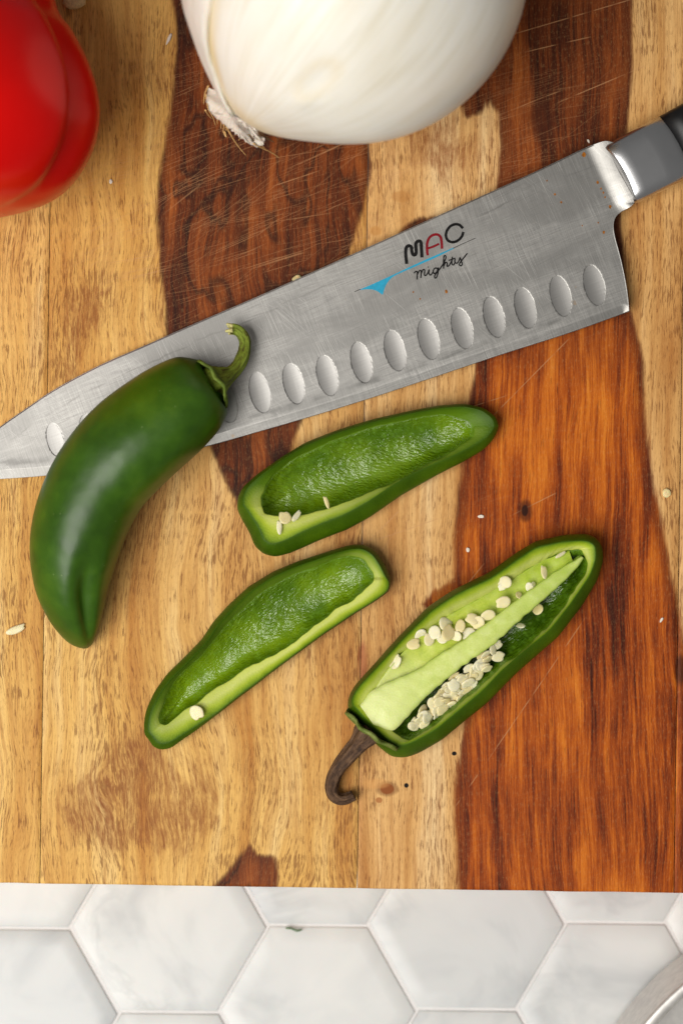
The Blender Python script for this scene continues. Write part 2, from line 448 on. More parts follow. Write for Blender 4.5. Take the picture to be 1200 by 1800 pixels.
def flesh_mat(name, stops, scale=260.0, rough=0.33, sss=0.3):
    m = M(name); o = m.objco()
    n = m.noise(o, scale, 5.0, 0.6); f = m.noise(o, 1900.0, 3.0, 0.6)
    c = m.ramp(n * 0.7 + f * 0.3, stops)
    g = m.attr('g') + (n - 0.5) * 0.25
    c = m.mix(g.step(0.02, 0.30, 0.65, 0.0), c, (230, 236, 164)); c = m.mix(g.step(0.35, 0.95, 0.0, 0.40), c, (158, 190, 60))
    ac = m.attr('ac') + (n - 0.5) * 0.9
    c = m.mix(ac.step(0.55, 1.15, 0.0, 0.40) * g.step(0.05, 0.25, 0.35, 1.0), c, (150, 184, 44))
    m.set(color=c, rough=rough, spec=0.45, normal=m.bump(n + f * 0.5, 0.28, 0.0006), sss=sss, sscale=0.004, ssr=(0.8, 1.0, 0.3))
    return m.mat

def onion_mat():
    m = M('onion_flesh'); o = m.objco(); a = m.attr('a'); t = m.attr('s')
    st = m.noise(m.comb(a * 9.0, t * 1.2), 1.0, 4.0, 0.6)
    ln = m.noise(m.comb(a * 34.0, t * 1.0), 1.0, 2.0, 0.6)
    b = m.noise(o, 26.0, 3.0)
    c = m.ramp(st * 0.5 + b * 0.5, [(0.3, (230, 223, 204)), (0.5, (239, 235, 223)), (0.7, (244, 242, 234))])
    c = m.mix(ln.step(0.48, 0.70) * 0.36, c, (206, 196, 164))
    c = m.mix(m.attr('tint'), c, (222, 190, 112))
    nr = m.bump(st * 0.6 + ln * 0.25, 0.22, 0.0012)
    m.set(color=c, rough=0.36, spec=0.45, normal=nr, sss=0.25, sscale=0.006, ssr=(1.0, 0.9, 0.7))
    return m.mat

def paper_mat(name, lo, hi, scale=60.0):
    m = M(name); o = m.objco(); a = m.attr('a'); t = m.attr('s')
    st = m.noise(m.comb(a * 26.0, t * 1.6), 1.0, 4.0, 0.65)
    n = m.noise(o, scale, 4.0, 0.6)
    c = m.ramp(st * 0.5 + n * 0.5, [(0.32, lo), (0.62, hi)])
    m.set(color=c, rough=0.5, spec=0.3, normal=m.bump(st + n, 0.45, 0.0012), sss=0.12, sscale=0.002)
    return m.mat

def red_mat():
    m = M('red_pepper_skin'); o = m.objco(); n = m.noise(o, 24.0, 3.0)
    c = m.ramp(n, [(0.3, (204, 4, 2)), (0.7, (222, 8, 4))])
    c = m.mix(m.attr('tip'), c, (226, 74, 24))
    m.set(color=c, rough=0.26, spec=0.26, sss=0.05, sscale=0.003, ssr=(1, .2, .1), normal=m.bump(m.noise(o, 18.0, 2.0), 0.2, 0.003))
    return m.mat

def stem_mat(name, stops, streak=True):
    m = M(name); s = m.attr('s'); a = m.attr('a'); o = m.objco()
    ca, sa = a._m('COSINE'), a._m('SINE')
    f = m.noise(m.comb(ca * 2.2, sa * 2.2, s * 4.0), 1.6, 5.0, 0.7)
    n = m.noise(o, 330.0, 4.0, 0.65)
    h = f * 0.65 + n * 0.35
    m.set(color=m.ramp(h, stops), rough=0.62, spec=0.3, normal=m.bump(h, 0.8, 0.0016))
    return m.mat

def seed_mat():
    m = M('jalapeno_seed'); o = m.objco(); r = m.n('ShaderNodeObjectInfo'); q = S(m.nt, r.outputs['Random'])
    n = m.noise(o, 500.0, 3.0)
    c = m.ramp(n * 0.5 + q * 0.5, [(0.15, (234, 210, 146)), (0.5, (244, 228, 178)), (0.85, (250, 242, 208))])
    m.set(color=c, rough=0.36, spec=0.45, sss=0.4, sscale=0.0015, ssr=(1, .85, .5), normal=m.bump(n, 0.3, 0.0003))
    return m.mat

WOOD = wood_material(); MARBLE = marble_material(); GROUT = grout_material()
BLADE = steel_blade(); DIMPLE = steel_blade('dimple_steel', ang=74, clean=True)
BOLSTER = plain('bolster_steel', (206, 206, 207), 0.27, 1.0, scale=60, var=0.03)
HANDLE = plain('black_handle', (16, 16, 17), 0.38, spec=0.4, scale=500, var=0.3)
INK = plain('black_ink', (16, 15, 15), 0.6, spec=0.15, var=0.2); RED_INK = plain('red_ink', (122, 8, 24), 0.6, spec=0.15, var=0.1); BLUE_INK = plain('blue_ink', (0, 150, 186), 0.5, var=0.06)
RUST = plain('rust_stain', (138, 84, 22), 0.8, spec=0.2, scale=2500, var=0.35)
SKIN = skin_green(); CUT1 = cut_green('cut_jalapeno_piece', 1.0, 10); CUT2 = cut_green('cut_jalapeno_halfpiece', 1.0, -32, ((116, 146, 12), (76, 110, 6)))
CUT3 = cut_green('cut_jalapeno_open', 0.8, -40, ((66, 96, 8), (42, 72, 5)))
CORE = flesh_mat('placenta_flesh', [(0.3, (188, 206, 94)), (0.5, (210, 222, 126)), (0.7, (226, 234, 158))])
MEMB = flesh_mat('membrane_flesh', [(0.3, (164, 186, 44)), (0.5, (194, 208, 84)), (0.7, (214, 222, 126))])
SEED = seed_mat()
STEMG = stem_mat('green_stem', [(0.34, (56, 44, 18)), (0.42, (88, 84, 26)), (0.5, (120, 136, 40)), (0.66, (150, 168, 62))])
STEMB = stem_mat('brown_stem', [(0.32, (32, 22, 15)), (0.46, (74, 52, 36)), (0.58, (110, 82, 58)), (0.72, (144, 112, 82))])
CALYX = stem_mat('calyx_green', [(0.34, (60, 66, 20)), (0.5, (92, 112, 34)), (0.66, (124, 140, 54))])
CALYXB = stem_mat('calyx_dry', [(0.34, (62, 60, 26)), (0.48, (96, 112, 40)), (0.64, (142, 150, 80))])
STEMTIP = plain('stem_tip', (176, 170, 110), 0.8, scale=1500, var=0.25)
ONION = onion_mat(); PAPER = paper_mat('onion_paper', (222, 208, 188), (243, 238, 228)); ROOTP = paper_mat('onion_root_paper', (204, 184, 164), (236, 226, 214), 160.0)
HAIR = plain('root_hair', (206, 164, 104), 0.7, scale=1500, var=0.2); HAIRD = plain('root_hair_dark', (110, 84, 54), 0.7, scale=1500, var=0.2)
RED = red_mat()
POT = plain('satin_steel', (226, 223, 218), 0.5, 0.75, scale=300, var=0.05)
CRUMB = plain('crumb_pale', (226, 206, 150), 0.6, scale=1500, var=0.12, sss=0.2, sscale=0.001)
FLECK = plain('fleck_white', (228, 216, 200), 0.6, scale=2500, var=0.1)
HERB = plain('herb_green', (70, 110, 60), 0.6, var=0.2)

# ------------------------------------------------------------------ setting: tiled counter
ZT = -0.030
TR = 174.0                                     # hexagon circumradius on the board-plane grid
def hexc(i, j): 
    x = 297 + 261.5 * i; y = 1630 + 150.5 * (2 * j + (i % 2)) - 0.0095 * (x - 297)
    return x, y
gv = PA([(-900, 1100), (2100, 1100), (2100, 2700), (-900, 2700)], ZT - 0.0006)
gb = gv.copy(); gb[:, 2] -= 0.012
counter = mesh('countertop', np.vstack([gv, gb]), [(3, 2, 1, 0), (4, 5, 6, 7), (0, 1, 5, 4), (1, 2, 6, 5), (2, 3, 7, 6), (3, 0, 4, 7)], GROUT, smooth=False)
counter['kind'] = 'structure'
def hexmesh():
    v = []; f = []
    sc_ = 1 / PX * (D - ZT) / D
    rows = [(TR - 3.2, -0.006), (TR - 3.2, -0.0005), (TR - 4.0, -0.00016), (TR - 6.2, 0.0), (TR - 40, 0.00002)]
    for R, z in rows:
        for k in range(6):
            for q in range(4):
                a0, a1 = math.radians(60 * k - 0.54), math.radians(60 * k + 59.46)
                t = q / 4.0
                x = (math.cos(a0) * (1 - t) + math.cos(a1) * t) * R; y = (math.sin(a0) * (1 - t) + math.sin(a1) * t) * R
                v.append((x * sc_, y * sc_, z))
    n = 24
    f = gridf(len(rows), n, True); f.append(tuple(range((len(rows) - 1) * n, len(rows) * n)))
    me = bpy.data.meshes.new('hexagonal_tile'); me.from_pydata(v, [], f); me.materials.append(MARBLE)
    me.polygons.foreach_set('use_smooth', [True] * len(me.polygons)); me.update(); return me
hm = hexmesh()
for i in range(-2, 6):
    for j in range(-1, 3):
        x, y = hexc(i, j)
        o = bpy.data.objects.new('hexagonal_tile', hm); sc.collection.objects.link(o); o.parent = counter
        p = PA((x, y), ZT); o.location = p
        o.rotation_euler = (random.uniform(-.0015, .0015), random.uniform(-.0015, .0015), 0)

# ------------------------------------------------------------------ cutting board
H1 = [(300, -620), (300, 0), (306, 90), (300, 180), (288, 270), (278, 350), (277, 430), (282, 520), (295, 620), (335, 720), (375, 790), (400, 850), (430, 905), (470, 890), (505, 810),
      (530, 740), (555, 640), (590, 520), (612, 450), (630, 370), (645, 290), (640, 200), (665, 100), (665, -620)]
H2 = [(880, -620), (860, 60), (835, 120), (806, 170), (814, 206), (842, 202), (856, 176), (872, 200), (882, 260), (874, 330), (850, 450), (838, 560), (832, 640), (818, 760), (808, 870), (800, 960), (800, 1020), (760, 1042), (740, 1062), (758, 1085),
      (800, 1078), (815, 1120), (818, 1250), (808, 1350), (803, 1450), (800, 1640), (1230, 1640), (1222, 1250), (1203, 1130), (1190, 1060), (1165, 950), (1150, 850), (1140, 760), (1128, 640),
      (1100, 520), (1090, 400), (1096, 280), (1106, 150), (1108, 0), (1110, -620)]
H3 = [(690, 424), (715, 392), (745, 380), (800, 386), (800, 412), (740, 436)]
H4 = [(372, 1640), (374, 1562), (402, 1532), (425, 1502), (438, 1484), (452, 1502), (480, 1506), (488, 1540), (486, 1640)]
H5 = [(1290, -620), (1300, 1640), (1440, 1640), (1400, 500), (1420, -620)]
M1 = [(100, 1380), (150, 1330), (190, 1280), (290, 1300), (330, 1345), (370, 1325), (400, 1380), (405, 1440), (370, 1500), (345, 1545), (250, 1500), (200, 1520), (150, 1480), (110, 1450)]
M2 = [(95, 640), (120, 520), (170, 450), (215, 500), (160, 640), (110, 720)]
M3 = [(690, 230), (760, 200), (860, 230), (860, 300), (780, 330), (720, 300)]
rd = np.array([0.99989, 0.0150]); dd = np.array([-0.0150, 0.99989]); B0 = np.array([88.0, 350.0])
BY0, BY1 = -800.0, 1206.0
def plank(k, bx0, bx1, parent):
    nx, ny = int((bx1 - bx0) / 8), 250
    gx = np.linspace(bx0 + 0.6, bx1 - 0.6, nx); gy = np.linspace(BY0 + 8, BY1 - 8, ny)
    gx = np.r_[gx[0], gx[0] + 0.9, gx[1:-1], gx[-1] - 0.9, gx[-1]]
    zx = np.zeros(len(gx)); zx[0] = zx[-1] = -0.00012
    # rounded front and back edges
    fa = np.linspace(0, math.pi / 2, 6)[1:]
    yy = np.r_[BY0 + 8 - 7 * np.sin(fa)[::-1], gy, BY1 - 8 + 7 * np.sin(fa)]
    zy = np.r_[-(1 - np.cos(fa)[::-1]) * 7 / PX, np.zeros(ny), -(1 - np.cos(fa)) * 7 / PX]
    yy = np.r_[yy[0], yy, yy[-1]]; zy = np.r_[ZT + 0.0015, zy, ZT + 0.0015]
    X, Y = np.meshgrid(gx, yy); Z = zy[:, None] + zx[None, :]
    if k % 2: Z = Z + 0.00003
    pxy = B0 + X[..., None] * rd + Y[..., None] * dd
    wear = np.clip((Y - (BY1 - 10)) / 8, 0, 1) * (sn(np.stack([X / 90, X * 0], -1), 0.5, 77) * 0.6 - 0.3)
    v = PA(pxy + wear[..., None] * dd, 0.0); v[..., 2] = Z
    # the end grain rows keep plan position
    pts = pxy.reshape(-1, 2)
    wob = np.stack([sn(pts / 420, 1.0, 5), np.zeros(len(pts))], 1) * 6
    q = pts + wob
    heart = np.maximum.reduce([sdf(q, H) for H in (H1, H2, H3, H4, H5)])
    mid = np.maximum.reduce([sdf(q, Mx) for Mx in (M1, M2, M3)])
    hcol = np.clip((pts[:, 1] - 430) / 260, 0, 1) * (pts[:, 0] > 645)
    lcol = np.full(len(pts), 0.85) if k == 2 else np.clip(0.55 - np.abs(pts[:, 1] - 880) / 900 + (pts[:, 0] - 350) / 900, 0, 1)
    if k == 0: lcol = np.clip(0.35 - pts[:, 1] / 3000, 0, 1)
    c1 = np.clip(1.0 - np.hypot((pts[:, 0] - 450) / 560, (pts[:, 1] - 330) / 330), 0, 1)
    c2 = 0.55 * np.clip(1.0 - np.hypot((pts[:, 0] - 800) / 420, (pts[:, 1] - 260) / 260), 0, 1)
    cuts = np.clip(np.maximum(c1, c2) * 2.1, 0.12, 1.0)
    m_, n_ = X.shape
    f = gridf(m_, n_, flip=True)
    vv = v.reshape(-1, 3)
    # long sides and underside
    bot = vv.copy(); bot[:, 2] = ZT + 0.001
    nb = len(vv)
    lft = [i * n_ for i in range(m_)]; rgt = [i * n_ + n_ - 1 for i in range(m_)]
    ex = [vv[i] * [1, 1, 0] + [0, 0, ZT + 0.0015] for i in lft] + [vv[i] * [1, 1, 0] + [0, 0, ZT + 0.0015] for i in rgt]
    for i in range(m_ - 1):
        f.append((lft[i], lft[i + 1], nb + i + 1, nb + i)); f.append((rgt[i + 1], rgt[i], nb + m_ + i, nb + m_ + i + 1))
    f.append((nb, nb + m_ - 1, nb + 2 * m_ - 1, nb + m_))
    idx = np.r_[np.arange(nb), lft, rgt]
    px3 = np.c_[pts, np.zeros(len(pts))]
    px3[:, 1] += (Z.reshape(-1) < -0.002) * 0
    A = dict(px=px3[idx], heart=heart[idx], mid=mid[idx], hcol=hcol[idx], lcol=lcol[idx], cuts=cuts[idx], plank=np.full(len(idx), k * 1.0))
    o = mesh('plank', np.vstack([vv, ex]), f, WOOD, parent, A, smooth=True)
    return o
board = thing('cutting_board', (0, 0, ZT), 'acacia cutting board of glued light and dark wood planks on the tiles', 'cutting board')
for k, (a, b) in enumerate([(-557, 0), (0, 557.5), (557.5, 1114), (1114, 1671)]):
    plank(k, a, b, board)

# ------------------------------------------------------------------ knife
def zk(xy):
    """height of the blade's upper face: tip low, raised towards the bolster"""
    return 0.0013 + 0.0050 * np.clip((np.asarray(xy)[..., 0] + 95) / 1200, 0, 1.1)
knife = thing('chef_knife', tuple(PA((1106, 460), 0.0)), 'steel chef knife with dimpled blade, printed lettering and black handle lying across the board', 'knife')
SP = [(-95, 838), (-50, 788), (0, 750), (50, 715), (100, 682), (175, 642), (250, 609), (350, 565), (450, 522), (600, 455), (775, 376), (930, 306), (1020, 263), (1052, 250)]
ED = [(-95, 842), (-40, 845), (0, 842), (80, 836), (180, 822), (280, 803), (365, 784), (450, 760), (550, 731), (650, 700), (750, 667), (875, 625), (1000, 585), (1106, 547)]
RT = [(1106, 547), (1101, 505), (1092, 460), (1081, 418), (1078, 398), (1081, 383), (1091, 372), (1106, 364), (1115, 355), (1118, 342), (1114, 312), (1105, 284), (1094, 264), (1080, 251), (1066, 247), (1052, 250)]
NU, NV = 760, 176
S_ = spline(SP, NU); E_ = spline(ED, NU); R_ = spline(RT, NV); L_ = np.stack([np.linspace(E_[0, k], S_[0, k], NV) for k in range(2)], 1)
uu = np.linspace(0, 1, NU)[:, None, None]; vv_ = np.linspace(0, 1, NV)[None, :, None]
G = (1 - vv_) * E_[:, None] + vv_ * S_[:, None] + (1 - uu) * L_[None] + uu * R_[None] - ((1 - uu) * (1 - vv_) * E_[0] + uu * (1 - vv_) * E_[-1] + (1 - uu) * vv_ * S_[0] + uu * vv_ * S_[-1])
pts = G.reshape(-1, 2)
def curve_dist(p, c):
    d = np.full(len(p), 1e9)
    for a, b in zip(c[:-1], c[1:]):
        e = b - a; t = np.clip(((p - a) @ e) / (e @ e), 0, 1); d = np.minimum(d, np.linalg.norm(p - a - t[:, None] * e, axis=1))
    return d
ed = curve_dist(pts, E_[::8]); sd = curve_dist(pts, S_[::8])
dims = [(1044, 501), (985, 520), (923, 541), (868, 557), (812, 577), (753, 596), (694, 616), (635, 637), (575, 660), (516, 674), (457, 690), (398, 707), (339, 722), (280, 737), (220, 751), (158, 763), (97, 773)]
DA = math.radians(14)
def dimc(p, c):
    dx, dy = p[:, 0] - c[0], p[:, 1] - c[1]
    u = dx * math.cos(DA) - dy * math.sin(DA); v = dx * math.sin(DA) + dy * math.cos(DA)
    return u, v
zb = zk(pts).copy()
zb -= 0.0009 * np.clip(1 - ed / 16.0, 0, 1)                      # ground edge bevel
zb -= 0.0002 * np.clip(1 - sd / 2.0, 0, 1)
# shoulder fillet rising to the bolster
nrm_ = np.array([0.90, -0.43]); fl = (pts - np.array([1052.0, 300.0])) @ nrm_
fl2 = np.clip((fl + 4) / 54.0, 0, 1) * np.clip((385 - pts[:, 1]) / 30, 0, 1)
zb += 0.0046 * fl2 ** 1.7
DW, DH, DD = 17.0, 36.0, 0.00017
for i, c in enumerate(dims):
    u, v = dimc(pts, c); sz = 0.82 if i == 16 else 1.0
    zb = np.where((u / DW / sz) ** 2 + (v / DH / sz) ** 2 < 0.96, zb - 0.00023, zb)
top = PA(pts, zb)
nb = len(top); bot = top.copy(); bot[:, 2] = np.maximum(0.0002, zk(pts) - 0.0022 - 0.0003); bot[:, 2] = np.where(ed < 20, np.maximum(0.0001, zb - 0.0007 - 0.00009 * ed), bot[:, 2])
f = gridf(NU, NV, flip=False) + gridf(NU, NV, off=nb, flip=True)
bd = [i * NV for i in range(NU)] + [(NU - 1) * NV + j for j in range(1, NV)] + [i * NV + NV - 1 for i in range(NU - 2, -1, -1)] + [j for j in range(NV - 2, 0, -1)]
for a, b in zip(bd, bd[1:] + bd[:1]): f.append((b, a, nb + a, nb + b))
p3 = np.c_[pts, np.zeros(nb)]
f = [q[::-1] for q in f]
blade = mesh('blade', np.vstack([top, bot]), [q[::-1] for q in f], BLADE, knife, dict(px=np.vstack([p3, p3]), edge=np.r_[ed, ed], spine=np.r_[sd, sd]))
for i, c in enumerate(dims):
    sz = 0.82 if i == 16 else 1.0
    ring_n, ang_n = 8, 40
    rr = np.r_[0.02, np.linspace(0, 1, ring_n)[1:]]; ring_n = len(rr); aa = np.linspace(0, 2 * np.pi, ang_n, endpoint=False)
    q = []; zz = []
    rn = np.random.default_rng(40 + i); asym = rn.uniform(-.25, .25)
    for r in rr:
        u = DW * sz * r * np.cos(aa); v = DH * sz * r * np.sin(aa) * (1 + 0.06 * asym * np.cos(aa))
        x = c[0] + u * math.cos(DA) + v * math.sin(DA); y = c[1] - u * math.sin(DA) + v * math.cos(DA)
        q.append(np.stack([x, y], 1)); zz.append(np.full(ang_n, -DD * (0.35 if i == 16 else 1.0) * (1 - r ** 2) + 0.00002))
    q = np.vstack(q); zz = np.concatenate(zz) + zk(q)
    ff = gridf(ring_n, ang_n, True) + [tuple(range(ang_n))[::-1]]
    mesh('dimple', PA(q, zz), [t[::-1] for t in ff], DIMPLE, blade, dict(px=np.c_[q, np.zeros(len(q))]))
# rust specks
for i, (x, y, r) in enumerate([(1026, 271, 4.2), (1050, 320, 2.6), (1056, 331, 1.8), (1060, 338, 1.9), (1063, 346, 1.7), (1072, 363, 3.0), (975, 341, 2.0), (986, 355, 2.0), (1061, 408, 2.6), (1051, 391, 1.4), (961, 317, 1.5), (1023, 396, 1.2), (784, 512, 3.0), (726, 513, 1.5), (738, 525, 1.5)]):
    a = np.linspace(0, 2 * np.pi, 14, endpoint=False); rn = np.random.default_rng(i)
    q = np.stack([x + r * (1 + .3 * rn.normal(size=14) * .6) * np.cos(a) * .8, y + r * np.sin(a) * 1.1], 1)
    fz = np.clip((((q - np.array([1052.0, 300.0])) @ nrm_) + 4) / 54.0, 0, 1) ** 1.7 * 0.0046 * np.clip((385 - q[:, 1]) / 30, 0, 1)
    mesh('rust_spot', PA(q, zk(q) + fz + 0.00006), [tuple(range(14))[::-1]], RUST, blade, smooth=False)
# printed lettering (flat ink)
def zc(p): return np.c_[600 + np.asarray(p, float)[:, 0] / 4.615, 370 + np.asarray(p, float)[:, 1] / 4.615]
def stroke_mesh(strokes):
    V = []; F = []; off = 0
    for pts_, wd in strokes:
        q = spline(zc(pts_), max(10, 8 * len(pts_))) if len(pts_) > 2 else resample(zc(pts_), 6)
        t = np.gradient(q, axis=0); t /= np.linalg.norm(t, axis=1)[:, None] + 1e-9
        nn = np.stack([-t[:, 1], t[:, 0]], 1); wv = np.asarray(wd if np.ndim(wd) else [wd]) / 4.615 / 2
        wv = np.interp(np.linspace(0, 1, len(q)), np.linspace(0, 1, len(wv)), wv)[:, None]
        l = np.vstack([q + nn * wv, q - nn * wv]); n = len(q)
        V.append(l); F += [(off + i, off + i + 1, off + n + i + 1, off + n + i) for i in range(n - 1)]; off += 2 * n
    V = np.vstack(V); return PA(V, zk(V) + 0.00004 + 0.0000002 * np.arange(len(V)) / len(V)), F
def ink(name, strokes, mat):
    v, f = stroke_mesh(strokes); return mesh(name, v, f, mat, blade, smooth=False)
ink('printed_letter', [([(529, 432), (522, 370), (521, 318), (530, 292), (549, 284), (566, 296), (571, 330), (578, 352), (591, 359), (603, 348), (605, 318), (602, 272), (612, 252), (630, 245), (644, 258), (648, 310), (652, 379)], 27)], INK)
ink('printed_letter', [([(698, 362), (693, 300), (697, 252), (715, 216), (745, 196), (778, 193), (802, 212), (811, 250), (815, 308)], 21), ([(699, 306), (745, 290), (792, 268)], 18)], RED_INK)
ink('printed_letter', [([(985, 142), (955, 114), (918, 110), (880, 128), (853, 166), (847, 208), (864, 241), (900, 255), (942, 242), (974, 210), (988, 172)], 22)], INK)
ink('printed_line', [([(105, 657), (155, 636)], 5)], INK); ink('printed_line', [([(905, 304), (1000, 260), (1086, 222)], 5)], INK)
up_e = spline(zc([(148, 640), (250, 596), (415, 521), (640, 416), (915, 296)]), 60)
lo_e = np.vstack([spline(zc([(150, 643), (200, 637), (250, 640), (290, 653), (333, 683)]), 24)[:-1], spline(zc([(335, 683), (346, 640), (365, 595), (400, 550), (440, 523), (520, 486), (640, 434), (780, 372), (915, 304)]), 36)])
lo_e = resample(lo_e, 240)
upd = np.stack([np.interp(np.maximum.accumulate(lo_e[:, 0]), up_e[:, 0], up_e[:, k]) for k in range(2)], 1)
V = np.vstack([upd, lo_e]); n = len(lo_e)
mesh('printed_swoosh', PA(V, zk(V) + 0.000035), [(i, n + i, n + i + 1, i + 1) for i in range(n - 1)], BLUE_INK, blade, smooth=False)
W_ = 11
for letter in [[[(588, 507), (602, 492), (614, 500), (613, 558)], [(613, 522), (630, 488), (645, 490), (643, 545)], [(644, 512), (660, 480), (674, 482), (673, 522), (688, 522), (703, 498)]],
               [[(703, 498), (711, 478), (708, 506), (722, 522), (741, 500)], [(699, 455), (705, 458)]],
               [[(778, 468), (758, 466), (743, 488), (751, 510), (772, 496), (785, 462), (782, 505), (770, 540), (757, 545), (758, 522), (800, 468)]],
               [[(800, 468), (828, 425), (846, 380), (838, 362), (828, 385), (827, 470)], [(827, 452), (844, 420), (857, 426), (856, 450), (872, 446)]],
               [[(872, 446), (893, 405), (899, 372), (894, 425), (906, 440), (922, 418)], [(868, 404), (922, 384)]],
               [[(920, 390), (919, 416), (934, 426), (951, 408), (960, 378)], [(960, 378), (971, 408), (978, 432), (970, 446), (957, 441), (962, 420), (1020, 345)]]]:
    ink('script_letter', [(s, W_ if k == 0 or len(s) > 2 else 10) for k, s in enumerate(letter)], INK)

# bolster and handle: rounded bars
ax = np.array([0.883, -0.469]); an = np.array([0.469, 0.883])     # along / across on the grid
def bar(name, stations, mat, parent, ztop, zbot, bow=0.0):
    n = 40; a = np.linspace(0, 2 * np.pi, n, endpoint=False); rows = []
    for (cx, cy, hw, k) in stations:
        e = 0.62
        cu = np.sign(np.cos(a)) * np.abs(np.cos(a)) ** e * hw
        cz = np.sign(np.sin(a)) * np.abs(np.sin(a)) ** 0.50
        zz = (ztop + zbot) / 2 + cz * (ztop - zbot) / 2 * k
        shift = bow * (1 - (cu / hw) ** 2)
        q = np.array([cx, cy]) + cu[:, None] * an + shift[:, None] * ax
        rows.append(PA(q, zz))
    v = np.array(rows); m_ = len(rows)
    f = gridf(m_, n, True, flip=False)
    f.append(tuple(range(n))[::-1]); f.append(tuple(range((m_ - 1) * n, m_ * n)))
    return mesh(name, v.reshape(-1, 3), f, mat, parent)
c0 = np.array([1094.0, 305.0])
st = lambda t, hw, k=1.0: (c0[0] + ax[0] * t, c0[1] + ax[1] * t, hw, k)
b_ = bar('bolster', [st(-6, 55, .9), st(0, 58), st(20, 59), st(60, 59.5), st(104, 60)], BOLSTER, knife, 0.0125, -0.0 + 0.0006, bow=8)
bar('handle', [st(103.5, 59.2, .985), st(140, 60), st(300, 62), st(480, 66), st(600, 64), st(640, 50, .8)], HANDLE, knife, 0.0125, 0.0006, bow=8)

# ------------------------------------------------------------------ whole jalapeno
def jal_path(ctrl, n):
    c = np.asarray(ctrl, float)
    return spline(c, n)
J = [(377, 670, 8), (375, 672, 34), (370, 675, 52), (360, 682, 65), (344, 693, 75), (320, 711, 82), (291, 734, 87), (228, 786, 91), (179, 842, 88), (149, 903, 85), (133, 965, 80), (128, 1022, 69), (133, 1070, 54), (141, 1106, 36), (148, 1125, 20), (152, 1134, 6)]
q = spline(J, 130)
r_m = q[:, 2] / PX * 0.975
zc_ = r_m * 0.98 + np.interp(q[:, 0] * 0 + np.arange(130), [0, 40, 62, 129], [0.0035, 0.003, 0.0006, 0.0004])
zc_[:16] = np.linspace(0.0165, zc_[16], 16)
for _ in range(60): zc_[1:-1] = 0.5 * zc_[1:-1] + 0.25 * (zc_[:-2] + zc_[2:])
path = PA(q[:, :2], zc_)
v, f, s, a = loft(path, r_m, 96)
# flat shoulder dimple, lengthwise crease near the tip on the inner side, slight lobes
ctr = np.vstack([np.repeat(path, 96, 0), path[:1], path[-1:]])
rel = v - ctr
def bell(x, c, w): return np.exp(-((x - c) / w) ** 2)
def dang(a, c): return (a - c + np.pi) % (2 * np.pi) - np.pi
cre = 0.26 * bell(s, 0.83, 0.12) * np.exp(-(dang(a, 2.0) / 0.24) ** 2) + 0.05 * bell(s, 0.2, 0.2) * np.exp(-(dang(a, 1.2) / 0.5) ** 2)
lob = 0.03 * np.cos(3 * a + 0.6) + 0.02 * sn(np.c_[s * 4, np.cos(a), np.sin(a)], 0.5, 11)
v = ctr + rel * (1 + lob - cre)[:, None]
v[:, 2] = np.maximum(v[:, 2], 0.0003)
jal = thing('whole_jalapeno', tuple(PA((180, 860), 0.0)), 'whole uncut green jalapeno with curved stem lying across the knife blade', 'jalapeno')
mesh('body', v, f, SKIN, jal, dict(s=s, a=a))
def calyx(parent, center, axis, R, mat, seed, thick=0.0011, cup=0.004, sx=1.0):
    """a thin ruffled cap: axis points away from the fruit along the stem"""
    ax_ = np.array(axis, float); ax_ /= np.linalg.norm(ax_); e1 = np.cross(ax_, (0, 0, 1)); e1 /= np.linalg.norm(e1); e2 = np.cross(e1, ax_)
    n, m_ = 60, 8; a = np.linspace(0, 2 * np.pi, n, endpoint=False); rn = np.random.default_rng(seed)
    edge = 1 + 0.05 * np.cos(5 * a + rn.random() * 6) + 0.03 * np.cos(9 * a + rn.random() * 6) + 0.015 * rn.normal(size=n)
    rows = []; srow = []
    prof = [(t, 0.0 - cup * t ** 2.2) for t in np.linspace(0.12, 1, m_)] + [(t, -thick - cup * t ** 2.2) for t in np.linspace(1, 0.12, m_)]
    for t, h in prof:
        rr = R * t * (1 + (edge - 1) * t)
        rows.append(np.array(center) + rr[:, None] * (np.cos(a)[:, None] * e1 * sx + np.sin(a)[:, None] * e2) + (h + 0.0004 * np.sin(7 * a) * t)[:, None] * ax_)
        srow.append(np.full(n, t))
    v = np.array(rows).reshape(-1, 3)
    return mesh('calyx', v, gridf(2 * m_, n, True), mat, parent, dict(s=np.concatenate(srow), a=np.tile(a, 2 * m_)))
calyx(jal, PA((383, 666), 0.0164), np.array(PA((398, 657), 0.0146)) - np.array(PA((372, 674), 0.0168)), 0.0086, CALYX, 3, cup=0.0028)
def stem(parent, ctrl, mat, n=60, flute=0.10, name='stem', seed=1):
    """ctrl rows: x, y, height mm, radius on the grid"""
    q = spline(ctrl, n); pth = PA(q[:, :2], q[:, 2] / 1000); r = q[:, 3] / PX
    v, f, s, a = loft(pth, r, 28)
    c = np.vstack([np.repeat(pth, 28, 0), pth[:1], pth[-1:]])
    k = 1 + flute * np.cos(5 * a + s * 2.5) + 0.09 * sn(np.c_[np.cos(a), np.sin(a), s * 9], 0.45, seed)
    return mesh(name, c + (v - c) * k[:, None], f, mat, parent, dict(s=s, a=a))
stem(jal, [(366, 680, 17.0, 26), (376, 672, 16.4, 28), (390, 664, 15.2, 20), (404, 656, 13.6, 13.5), (418, 643, 12.2, 11), (428, 622, 11.2, 10.6), (431, 602, 10.6, 10), (426, 588, 10.4, 9.6), (417, 580, 10.6, 9.8), (407, 577, 11.0, 10)], STEMG, seed=4)
